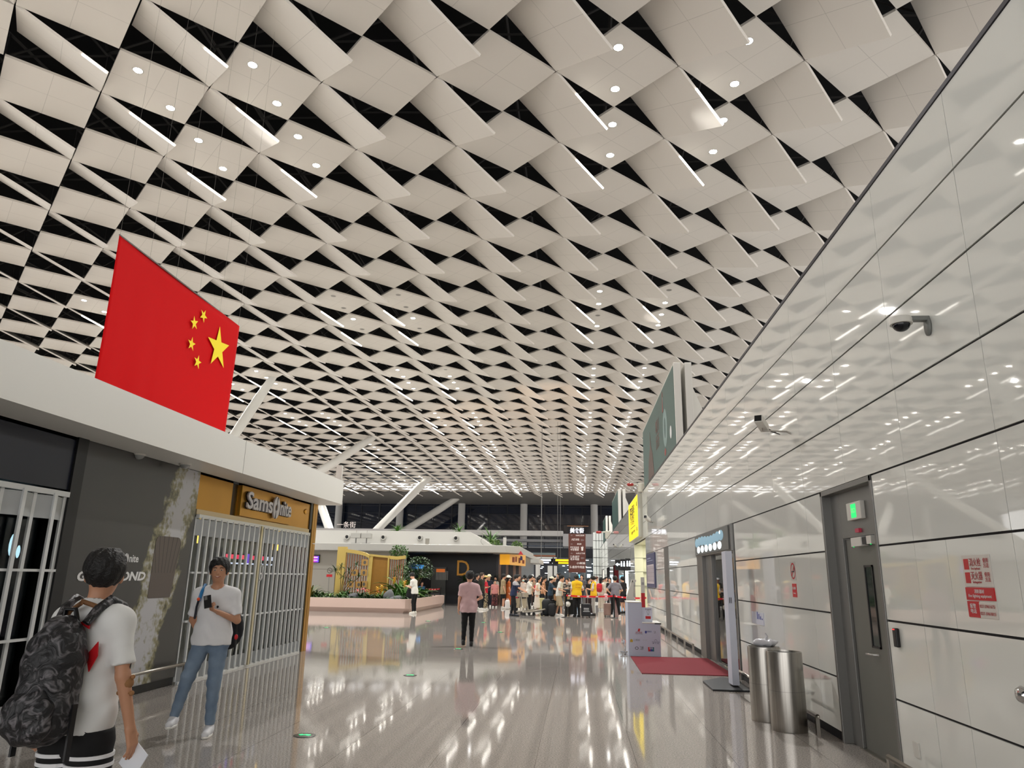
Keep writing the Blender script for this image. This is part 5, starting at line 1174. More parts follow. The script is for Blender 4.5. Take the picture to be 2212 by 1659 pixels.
def person(label, loc, rz, H=1.7, top=(230, 230, 230), bot=(20, 20, 24), shoe=(225, 222, 216), skin=None, hair='short', topkind='tee', botkind='long', patt=None, patb=None, vest=None,
           hat=None, lean=0.0, arms=('down', 'down'), stride=0.0, spread=.1, res=.021, fat=1.1, hemz=None, head_yaw=0, headpitch=0, hairm=None, bodyname='person', seated=False, face=False, mask=False, collar=False, fine=False, feet=None, hairc=None):
    t = thing(bodyname, label, 'person', loc, rz); s = H/1.7; skin = skin or SK1
    L = lambda p: np.array([p[0], p[1]-lean*max(0, p[2]-.88)-lean*.3*max(0, p[2]-1.2), p[2]])
    hipz = .9; sh_w = .168*(.5+.5*fat) if hair != 'long' and hair != 'pony' else .148; 
    J = {}
    for sd, k in ((-1, 'R'), (1, 'L')):
        fy = stride*sd
        J['hip'+k] = np.array([sd*.085, 0, hipz-.02])
        J['ank'+k] = np.array(feet[0 if sd < 0 else 1]) if feet else np.array([sd*spread, fy, .085])
        mid = (J['hip'+k]+J['ank'+k])/2; J['kn'+k] = mid+np.array([0, -.035-.05*abs(stride), .02])
        J['sh'+k] = L((sd*sh_w, 0, 1.362))
    if seated:
        for sd, k in ((-1, 'R'), (1, 'L')):
            J['hip'+k] = np.array([sd*.09, .1, .47]); J['kn'+k] = np.array([sd*.11, -.32, .5]); J['ank'+k] = np.array([sd*.11, -.34, .09])
    def arm(sd, pose):
        S_ = J['sh'+('R' if sd < 0 else 'L')]
        A = {'down': ((sd*.05, .02, -.27), (sd*.07, -.05, -.50)), 'back': ((sd*.06, .1, -.26), (-sd*.02, .16, -.44)), 'swing': ((sd*.05, .1, -.25), (sd*.07, .13, -.48)), 'fore': ((sd*.05, -.06, -.26), (sd*.05, -.16, -.47)),
             'hold': ((sd*.05, -.03, -.26), (-sd*.03, -.25, -.2)), 'cross': ((sd*.04, -.08, -.25), (-sd*.17, -.2, -.2)), 'push': ((sd*.04, -.2, -.2), (sd*.03, -.42, -.32)), 'phone': ((sd*.06, -.02, -.26), (-sd*.1, -.2, -.17)),
             'hip': ((sd*.18, .08, -.22), (sd*.0, .0, -.38)), 'up': ((sd*.06, -.14, -.2), (-sd*.04, -.22, .02)), 'drag': ((sd*.05, .12, -.25), (sd*.08, .3, -.42)), 'bend': ((sd*.12, .02, -.24), (sd*.02, -.18, -.3)), 'low': ((sd*.08, .02, -.27), (sd*.13, -.03, -.53))}[pose]
        return S_, S_+np.array(A[0]), S_+np.array(A[1])
    AR = {('R' if sd < 0 else 'L'): arm(sd, arms[0 if sd < 0 else 1]) for sd in (-1, 1)}
    dz = -.42 if seated else 0
    if seated:
        for k in J:
            if k.startswith('sh'): J[k] = J[k]+np.array([0, .1, dz])
        for k in AR: AR[k] = tuple(p+np.array([0, .1, dz]) for p in AR[k])
    oy = .1 if seated else 0
    def LL(p): q = L(p); return q+np.array([0, oy, dz])
    nb, nh = LL((0, .01, 1.42)), LL((0, -.015, 1.51)); hc = LL((0, -.025-.04*headpitch, 1.585)); yaw = head_yaw
    cyw, syw = math.cos(yaw), math.sin(yaw); cp_, sp_ = math.cos(headpitch), -math.sin(headpitch)
    def HP(P):  # head-local coordinates (face towards -y)
        q = (P-hc-np.array([0, 0, .012]))/1.1; x = q[:, 0]*cyw+q[:, 1]*syw; y = -q[:, 0]*syw+q[:, 1]*cyw; z = q[:, 2]; return np.stack([x, y*cp_+z*-sp_, y*sp_+z*cp_], 1)
    def HPi(v):
        x, y, z = [c*1.1 for c in v]; y2, z2 = y*cp_+z*sp_, -y*sp_+z*cp_; return np.array([x*cyw-y2*syw, x*syw+y2*cyw, z2+.012])+hc
    def torso(P, e=0.0):
        sc = (1, 1.45, 1); f_ = fat
        d = cone(P, LL((-.06, 0, .93)), LL((.06, 0, .93)), .112*f_+e, .112*f_+e, sc)
        d = smin(d, cone(P, LL((0, 0, .98)), LL((0, -.005, 1.16)), .125*f_+e, .13*f_+e, sc), .06)
        d = smin(d, cone(P, LL((-.075, 0, 1.27)), LL((.075, 0, 1.27)), .105*(.6+.4*f_)+e, .105*(.6+.4*f_)+e, sc), .08)
        d = smin(d, cone(P, J['shR']+(.03, 0, -.01), J['shL']+(-.03, 0, -.01), .056+e, .056+e), .05)
        for k in 'RL': d = smin(d, cone(P, LL((0, .01, 1.41)), J['sh'+k]+np.array([0, .005, .0]), .048+e, .048+e), .06)
        return d
    def legs(P, e=0.0, r=(.083, .056, .038), to=1.0):
        d = None
        for k in 'RL':
            h_, n_, a_ = J['hip'+k], J['kn'+k], J['ank'+k]
            q = smin(cone(P, h_, n_, r[0]*(.5+.5*fat)+e, r[1]+e), cone(P, n_, a_+(n_-a_)*(1-to), r[1]+e, r[2]+e), .03)
            d = q if d is None else smin(d, q, .03)
        return d
    def body(P):
        q = HP(P); d = ell(q, (0, .008, .02), (.076, .095, .1)); d = smin(d, ell(q, (0, -.03, -.045), (.052, .062, .062)), .03)
        d = smin(d, cone(q, (0, -.088, .005), (0, -.108, -.022), .007, .013), .012)
        for sd in (-1, 1): d = smin(d, ell(q, (sd*.078, .012, -.008), (.012, .02, .03)), .008)
        if face:
            for sd in (-1, 1): d = np.maximum(d, -ell(q, (sd*.03, -.103, .012), (.02, .018, .011)))
            d = smin(d, ell(q, (0, -.085, -.05), (.026, .016, .012)), .012)
        d = smin(d, cone(P, nb, nh+(0, 0, .03), .058, .05), .03)
        d = smin(d, torso(P, -.012), .03)
        for k in 'RL':
            a, b_, c = AR[k]; d = smin(d, smin(cone(P, a, b_, .046, .036), cone(P, b_, c, .037, .025), .015), .025)
            if not fine: dr = (c-b_)/np.linalg.norm(c-b_); d = smin(d, cone(P, c, c+dr*.09, .03, .022, (1, 1, 1)), .015)
        return smin(d, legs(P, -.006), .02)
    allp = np.array([*J.values()]+[p for k in AR for p in AR[k]]+[hc]); lo = allp.min(0)-.2; hi = allp.max(0)+.2; lo[2] = -.02; hi[2] = hc[2]+.2
    obj_nets('body', body, lo, hi, res, skin, t)
    # hands with five fingers
    hands = {}
    for k in 'RL':
        a, b_, c = AR[k]; sd = -1 if k == 'R' else 1; dr = (c-b_)/np.linalg.norm(c-b_)
        if fine:
            pn = np.array([sd*1.0, 0, 0]) if abs(dr[2]) > .6 else np.array([0, 0, -1.0]); pn = pn-dr*(pn@dr); pn /= np.linalg.norm(pn); w_ = np.cross(dr, pn)
            if w_[1] > 0 and abs(dr[2]) > .6: w_ = -w_
            if abs(dr[2]) <= .6 and w_[0]*sd > 0: w_ = -w_
            inn = -pn  # fingers curl towards the palm side
            hold = arms[0 if sd < 0 else 1] == 'phone'
            def hand(P, c=c, dr=dr, w_=w_, inn=inn, hold=hold):
                pc = c+dr*.045
                d = cone(P, c-dr*.05, c, .026, .026); Pp = P
                for o in (-.022, -.007, .008, .022): d = smin(d, cone(P, c+w_*o*.7, c+dr*.08+w_*o, .016, .0125), .008)
                for i_, (o, ln) in enumerate(((.026, .072), (.009, .08), (-.009, .075), (-.025, .058))):
                    p0 = c+dr*.082+w_*o; cu = .9 if hold else .25+.06*i_
                    d1 = dr*math.cos(cu)+inn*math.sin(cu); p1 = p0+d1*ln*.45; d2 = dr*math.cos(cu*1.9)+inn*math.sin(cu*1.9); p2 = p1+d2*ln*.32; d3 = dr*math.cos(cu*2.5)+inn*math.sin(cu*2.5); p3 = p2+d3*ln*.25
                    for u_, v_, r0, r1 in ((p0, p1, .0095, .0088), (p1, p2, .0088, .008), (p2, p3, .008, .0068)): d = smin(d, cone(P, u_, v_, r0, r1), .003)
                th0 = c+dr*.025+w_*.022; th1 = th0+(dr*.55+w_*.7+inn*.35)*.042; th2 = th1+(dr*.85+w_*.25+inn*.4)*.034
                d = smin(d, cone(P, th0, th1, .013, .0105), .01); return smin(d, cone(P, th1, th2, .0105, .008), .003)
            obj_nets('hand', hand, c-.16, c+.16, .0042, skin, t)
        hands[k] = (c+dr*.09, dr)
    # clothes
    hem = hemz if hemz is not None else .84
    def shirt(P):
        d = torso(P, .012 if topkind != 'loose' else .022)
        lo_ = .012 if topkind == 'loose' else 0
        d = smin(d, cone(P, LL((0, 0, 1.05)), LL((0, 0, hem)), .138*fat+lo_, .152*fat+lo_+(.02 if hem < .8 else 0), (1, 1.22, 1)), .05)
        if topkind != 'sleeveless':
            for k in 'RL':
                a, b_, c = AR[k]
                e_ = c-(c-b_)*.05 if topkind == 'long' else a+(b_-a)*.8
                if topkind == 'long': q = smin(cone(P, a, b_, .064, .054), cone(P, b_, e_, .054, .04), .02)
                else: q = np.maximum(cone(P, a, e_, .055, .062), (P-e_)@((b_-a)/np.linalg.norm(b_-a)))
                d = smin(d, q, .03)
        zz = P[:, 2]-dz
        d = np.maximum(d, (hem-zz)); d = np.maximum(d, -(np.linalg.norm((P-(nb+np.array([0, -.03, .045])))*np.array([1, 1, .9]), axis=1)-.07))
        w_ = .004*np.sin(P[:, 2]*38+P[:, 0]*23+np.sin(P[:, 0]*31)*1.5)*(zz < 1.25)
        return d+w_
    obj_nets('shirt', shirt, lo, hi, res*.9, cmat(top, .85, patt), t)
    if collar:
        def col(P):
            q = P-(nb+np.array([0, .0, .035])); r_ = np.linalg.norm(q[:, :2]*np.array([1, .95]), axis=1); return np.maximum(np.abs(r_-.066-.1*(-.0+q[:, 2]*.0))-.007, np.abs(q[:, 2])-.022)
        obj_nets('collar', col, nb-.12, nb+.14, .007, cmat(top, .85, patt), t)
    if vest:
        def vst(P):
            d = np.maximum(torso(P, .045), .80-P[:, 2]+dz); d = smin(d, cone(P, LL((0, 0, .98)), LL((0, 0, .82)), .18, .195, (1, 1.25, 1)), .04); d = np.maximum(d, .80-P[:, 2]+dz)
            d = np.maximum(d, -(np.linalg.norm((P-(nb+np.array([0, -.05, .02]))), axis=1)-.085))
            for k in 'RL': d = np.maximum(d, -(cone(P, AR[k][0]+np.array([(.06 if k == 'L' else -.06), 0, .03]), AR[k][1]+np.array([(.06 if k == 'L' else -.06), 0, 0]), .055, .06)))
            return d
        obj_nets('vest', vst, lo, hi, res*.9, cmat(vest, .6), t)
    def trous(P):
        if botkind in ('skirt', 'longskirt'):
            zb = .45 if botkind == 'skirt' else .2
            d = cone(P, (0, 0, .95), (0, 0, zb), .13, .23 if botkind == 'longskirt' else .2, (1, 1.3, 1)); return np.maximum(d, zb-P[:, 2])
        d = smin(torso(P, .0), legs(P, .01 if botkind != 'wide' else .03, to=.92), .03)
        if botkind == 'wide': d = smin(d, legs(P, .02, (.085, .075, .08), .9), .02)
        if botkind in ('shorts', 'bermuda'):
            zb = .52 if botkind == 'shorts' else .42; d = smin(d, legs(P, .03, (.085, .075, .06)), .02); d = np.maximum(d, zb-P[:, 2])
        top_ = (hem+.02 if not seated else .62); d = np.maximum(d, P[:, 2]-top_); d = np.maximum(d, .1-P[:, 2])
        return d+.003*np.sin(P[:, 2]*60+P[:, 0]*20)
    obj_nets('trousers' if botkind in ('long', 'wide') else ('skirt' if 'skirt' in botkind else 'shorts'), trous, lo, (hi[0], hi[1], 1.12), res*.9, cmat(bot, .85, patb), t)
    for k in 'RL':
        a = J['ank'+k]; up_ = a[2]-.085
        def sh_(P, a=a): d = smin(cone(P, (a[0], a[1]+.035, a[2]-.04), (a[0], a[1]-.14, a[2]-.05), .042, .036), cone(P, (a[0], a[1]+.02, a[2]+.0), (a[0], a[1]-.03, a[2]-.03), .042, .045), .03); return np.maximum(d, a[2]-.085-P[:, 2]+.012)
        so = obj_nets('shoe', sh_, a-np.array([.08, .24, .1]), a+np.array([.08, .12, .08]), .012 if not fine else .007, cmat(shoe, .5), t)
        b = MB().lathe([(.92, 0), (1, .004), (1, .018), (.9, .022)], c=(a[0], a[1]-.055, a[2]-.085), n=20, sx=.045, sy=.14); build(b, 'sole', cmat((235, 232, 226) if sum(shoe) > 200 else (16, 16, 16), .6), so, smooth=False)
    hm = hairm or HAIR
    def hairf(P):
        q = HP(P); d = ell(q, (0, .022, .042), (.098, .114, .108)); d = np.maximum(d, -(ell(q, (0, -.085, -.045), (.088, .09, .105))))
        d = np.maximum(d, -(q[:, 2]+.06)-.02*(q[:, 1] > .05))
        d = np.maximum(d, -(ell(q, (0, -.02, -.07), (.1, .065, .06))))
        if hair in ('long',): 
            d = smin(d, np.maximum(cone(q, (0, .06, -.02), (0, .075, -.24), .085, .07, (1, 1.5, 1)), q[:, 1]*-1+.01), .03)
        if hair == 'pony': d = smin(d, cone(q, (0, .11, .02), (0, .16, -.22), .032, .02), .02)
        return d+.0035*np.sin(q[:, 0]*130+q[:, 2]*40)*np.sin(q[:, 1]*90)
    if hair != 'bald': obj_nets('hair', hairf, hc-np.array([.2, .3, .34]), hc+np.array([.2, .3, .17]), min(res*.8, .014) if not fine else .006, hm, t)
    if hat:
        kd, cl = hat
        def hatf(P):
            q = HP(P); d = np.maximum(ell(q, (0, .015, .06), (.1, .115, .085 if kd == 'cap' else .1)), .045-q[:, 2])
            if kd == 'cap': br = np.maximum(ell(q, (0, -.12, .05), (.07, .08, .012)), q[:, 1]+.04)
            else: br = ell(q, (0, .0, .05), (.17, .18, .014))
            return smin(d, br, .01)
        obj_nets('hat', hatf, hc-.22, hc+np.array([.22, .22, .2]), .011, cmat(cl, .8), t)
    if mask:
        obj_nets('face_mask', lambda P: np.maximum(ell(HP(P), (0, -.04, -.04), (.06, .075, .055)), HP(P)[:, 2]+.0), hc-.16, hc+.14, .01, cmat((190, 225, 220)), t)
    if face:
        EW = mat('eye_white', (225, 220, 212), .3); EK = mat('eye_dark', (22, 16, 14), .2); LIP = mat('lip', (150, 84, 74), .5)
        for sd in (-1, 1):
            e_ = HPi((sd*.03, -.086, .012)); build(MB().ball(tuple(e_), (.0135, .009, .0052), 12, 8), 'eye', EW, t, smooth=True)
            e_ = HPi((sd*.03, -.0935, .011)); build(MB().ball(tuple(e_), (.0058, .004, .0052), 10, 6), 'pupil', EK, t, smooth=True)
            pts = [tuple(HPi((sd*x_, -.0955+.006*abs(x_-.03)/.02, z_))) for x_, z_ in ((.013, .031), (.028, .037), (.047, .031))]
            build(MB().tube(pts, .0035, 6), 'eyebrow', HAIR, t, smooth=True)
        pts = [tuple(HPi((x_, y_, z_))) for x_, y_, z_ in ((-.026, -.088, -.043), (-.013, -.098, -.051), (0, -.1015, -.053), (.013, -.098, -.051), (.026, -.088, -.043))]
        build(MB().tube(pts, [.003, .0055, .006, .0055, .003], 8), 'mouth', LIP, t, smooth=True)
        pts = [tuple(HPi((x_, y_-.003, z_+.001))) for x_, y_, z_ in ((-.018, -.094, -.0465), (0, -.102, -.0515), (.018, -.094, -.0465))]
        build(MB().tube(pts, [.0015, .0032, .0015], 6), 'teeth', EW, t, smooth=True)
    t.scale = (s, s, s)
    fnt = lambda p: Matrix.Translation(t.location) @ Matrix.Rotation(rz, 4, 'Z') @ Matrix.Scale(s, 4) @ Vector(p)
    return t, J, AR, hands, fnt, LL, hc, HPi
def foot(px, py): a = at_z(px, py); return (float(a[0]), float(a[1]), 0)
F_, B_, RT, LF = 0, PI, PI/2, -PI/2   # facing camera / away / image right / image left
# local facing is -y; rz=+90deg turns it to +x (image right)
# man with phone
J1 = foot(450, 1592)
pm = person('smiling man in white tee and blue jeans walking towards the camera with a phone', (J1[0]-.14, J1[1]+.1, 0), math.radians(14), 1.76, top=(226, 226, 228), bot=(84, 108, 138), patb='denim', skin=SK2, face=True, fine=True, res=.0115,
            arms=('back', 'phone'), stride=0, head_yaw=.12, hemz=.86, feet=[(-.27, -.02, .17), (.09, -.06, .085)], shoe=(222, 222, 226), fat=1.12)
t, J, AR, HD, W_, LL_, hc_, HPi_ = pm
hp, dr = HD['L']
c0 = W_(hp+np.array([-.03, -.035, .03])); t2 = thing('phone', 'black smartphone held in the hand of the man in jeans', 'phone', tuple(c0), math.radians(14))
build(MB().box(-.037, .037, -.006, .006, -.02, .12).tf(Matrix.Rotation(math.radians(-25), 4, 'X') @ Matrix.Rotation(math.radians(-15), 4, 'Y')), 'body', BLACK, t2, bevel=.003)
build(MB().box(-.03, .0, -.010, -.006, .07, .112).tf(Matrix.Rotation(math.radians(-25), 4, 'X') @ Matrix.Rotation(math.radians(-15), 4, 'Y')), 'camera_bump', DKSTEEL, t2, bevel=.002)
t3 = thing('shoulder_bag', 'dark sling bag with a blue shoulder strap worn by the man in jeans', 'bag', tuple(W_((0, 0, .8))), math.radians(14))
s_ = 1.76/1.7
def sp3(*p): return tuple(np.array(p)*s_-np.array([0, 0, .8*s_]))
build(MB().tube([sp3(-.13, .11, 1.2), sp3(-.135, .06, 1.40), sp3(-.13, .0, 1.455), sp3(-.135, -.08, 1.39), sp3(-.145, -.125, 1.30)], .018, 8).tf(Matrix.Diagonal((1, 1, 1, 1))), 'blue_strap', mat('strap_blue', (36, 120, 180), .6), t3, smooth=True)
build(MB().tube([sp3(-.145, -.125, 1.31), sp3(-.16, -.12, 1.24), sp3(-.18, -.06, 1.12)], .012, 8), 'dark_strap', mat('strap_dark', (30, 34, 44), .6), t3, smooth=True)
build(MB().ball(sp3(-.147, -.135, 1.315), .018, 8, 6), 'orange_buckle', mat('buckle_orange', (230, 90, 50), .5), t3, smooth=True)
build(MB().ball(sp3(.12, .2, 1.0), (.16, .08, .22), 16, 10), 'pouch', cmat((28, 30, 36)), t3, smooth=True)
build(MB().tube([sp3(.2, .1, 1.1), sp3(.235, .06, .95), sp3(.22, .1, .75)], .012, 6), 'hanging_strap', BLACK, t3, smooth=True)
build(MB().ball(sp3(.233, .05, .93), (.02, .02, .03), 8, 6), 'red_clip', RED, t3, smooth=True)
solo(MB().ball((0, 0, 0), (.012, .004, .014), 10, 6), 'shirt_emblem', cmat((60, 60, 64)), 'tiny dark emblem on the chest of the white tee', 'emblem', base=(0, 0, 0)).location = W_((.05, -.128, 1.24))
# man with backpack, seen from behind
bp = at_z(150, 1850)
bz = -.45
Yb = 3.95; hx0 = at_y(222, 1320, Yb); Xb = float(at_y(178, 1500, Yb)[0])
pb_ = person('man with black hair, white tee and striped black shorts seen from behind, near the camera', (Xb, Yb, 0), B_+math.radians(-9), 1.72, top=(226, 226, 224), bot=(18, 18, 20), botkind='bermuda', topkind='loose', skin=SK2, fine=True, res=.0115,
            arms=('low', 'low'), head_yaw=.6, hemz=.81, shoe=(220, 220, 220), lean=.0, fat=1.08)
t, J, AR, HD, W_, LL_, hc_, HPi_ = pb_
rzb = B_+math.radians(-9)
bk = thing('backpack', 'large black patterned backpack worn by the man near the camera', 'backpack', tuple(W_((0, 0, 0))), rzb); bk.scale = (1.01,)*3
def bag(P):
    d = cone(P, (0, .23, .93), (0, .22, 1.2), .155, .145, (1, 1.15, 1)); d = smin(d, cone(P, (0, .21, 1.2), (0, .2, 1.3), .13, .1, (1, 1.1, 1)), .05); d = np.maximum(d, .115-P[:, 1]+0*d)
    return d+.006*np.sin(P[:, 2]*45+np.sin(P[:, 0]*30)*2)*np.sin(P[:, 0]*38+P[:, 2]*11)
def m_camo():
    m, nt, b = nodes('bag_camo', .45); tc = N(nt, 'TexCoord'); n = N(nt, 'TexNoise', i_Scale=11.0, i_Detail=7.0, i_Distortion=2.5); nt.links.new(tc.outputs['Object'], n.inputs[0])
    r = N(nt, 'ValToRGB'); e = r.color_ramp.elements; e[0].position = .5; e[0].color = (.008, .008, .01, 1); e[1].position = .66; e[1].color = (.16, .15, .16, 1); nt.links.new(n.outputs['Fac'], r.inputs[0]); nt.links.new(r.outputs[0], b.inputs['Base Color'])
    bp_ = N(nt, 'Bump', i_Strength=.7, i_Distance=.02); nt.links.new(n.outputs['Fac'], bp_.inputs['Height']); nt.links.new(bp_.outputs[0], b.inputs['Normal']); return m
obj_nets('main_body', bag, (-.24, .08, .7), (.24, .46, 1.5), .009, m_camo(), bk)
def pocket(P): return cone(P, (-.05, .36, .86), (.05, .36, .86), .085, .085, (1, 1.6, 1))+.004*np.sin(P[:, 2]*60)
def pocket2(P): return np.maximum(cone(P, (-.05, .325, .93), (.05, .325, .93), .09, .09, (1, 1.4, .7))+.004*np.sin(P[:, 2]*60+P[:, 0]*30), -1)
obj_nets('front_pocket', pocket2, (-.24, .2, .72), (.24, .5, 1.08), .009, MATS['bag_camo'], bk)
for sd in (-1, 1):
    build(MB().tube([(sd*.09, .15, 1.36), (sd*.105, .1, 1.43), (sd*.115, .03, 1.475), (sd*.12, -.06, 1.44), (sd*.13, -.12, 1.34), (sd*.15, -.12, 1.22), (sd*.15, -.05, 1.12)], [.022, .026, .028, .026, .022, .014, .01], 8), 'strap', MATS['bag_camo'], bk, smooth=True)
build(MB().tube([(-.05, .16, 1.36), (-.03, .17, 1.43), (.03, .17, 1.43), (.05, .16, 1.36)], .012, 8), 'grab_handle', BLACK, bk, smooth=True)
build(MB().tube([(-.04, .15, 1.46), (.03, .14, 1.42), (.06, .15, 1.36)], .012, 6).tube([(-.02, .13, 1.47), (-.11, .1, 1.44)], .013, 6), 'brown_strap', mat('strap_brown', (122, 84, 52), .7), bk, smooth=True)
for sd in (-1, 1): build(MB().box(sd*.165-.006, sd*.165+.006, .2, .23, .72, .98), 'hanging_strap', BLACK, bk)
for nm, pts in (('red_print', [(.10, 1.2), (.16, 1.27), (.17, 1.2), (.13, 1.12)]), ('red_print_small', [(.02, 1.36), (.09, 1.38), (.09, 1.33)])):
    sg_ = -1
    b = MB().prism([(sg_*p[0], p[1]) for p in pts], .118, .124, 1); build(b, nm, RED, bk)
# shorts stripes
for k, zz in enumerate((.70, .655)):
    for sd in (-1, 1):
        kk = 'R' if sd < 0 else 'L'; h_, n_ = J['hip'+kk], J['kn'+kk]; u_ = (h_[2]-zz)/(h_[2]-n_[2]); c_ = h_+(n_-h_)*u_
        r_ = .089+(.075-.089)*u_+.03+.006
        build(MB().lathe([(r_-.004, -.009), (r_, -.009), (r_, .009), (r_-.004, .009)], c=(c_[0], c_[1], zz), n=26), 'white_stripe', cmat((232, 232, 234)), t, smooth=False)
hp, dr = HD['R']
pp = W_(hp+np.array([-.01, -.02, -.02])); t4 = thing('paper', 'folded white paper held in the right hand of the man near the camera', 'paper', tuple(pp), 0)
build(MB().box(-.06, .09, -.002, .002, -.11, .03).tf(Matrix.Rotation(.5, 4, 'Y') @ Matrix.Rotation(-.4, 4, 'Z')), 'sheet', mat('paper_pure', (228, 230, 236), .6), t4)
tb = thing('plush_charm', 'small brown plush charm dangling in front of the near man', 'plush toy', tuple(float(c) for c in at_y(274, 1475, 3.9)))
build(MB().ball((0, 0, 0), (.035, .035, .035), 12, 8).ball((.0, 0, -.05), (.03, .028, .035), 12, 8).ball((-.03, 0, .03), .012, 8, 6).ball((.03, 0, .03), .012, 8, 6).ball((-.035, 0, -.05), .014, 8, 6).ball((.035, 0, -.05), .014, 8, 6), 'toy', mat('plush_brown', (150, 108, 70), .9), tb, smooth=True)
build(MB().tube([(0, 0, .03), (.01, 0, .12)], .003, 5), 'cord', BLACK, tb); build(MB().ball((0, -.028, -.005), (.008, .006, .006), 8, 6), 'nose', BLACK, tb)
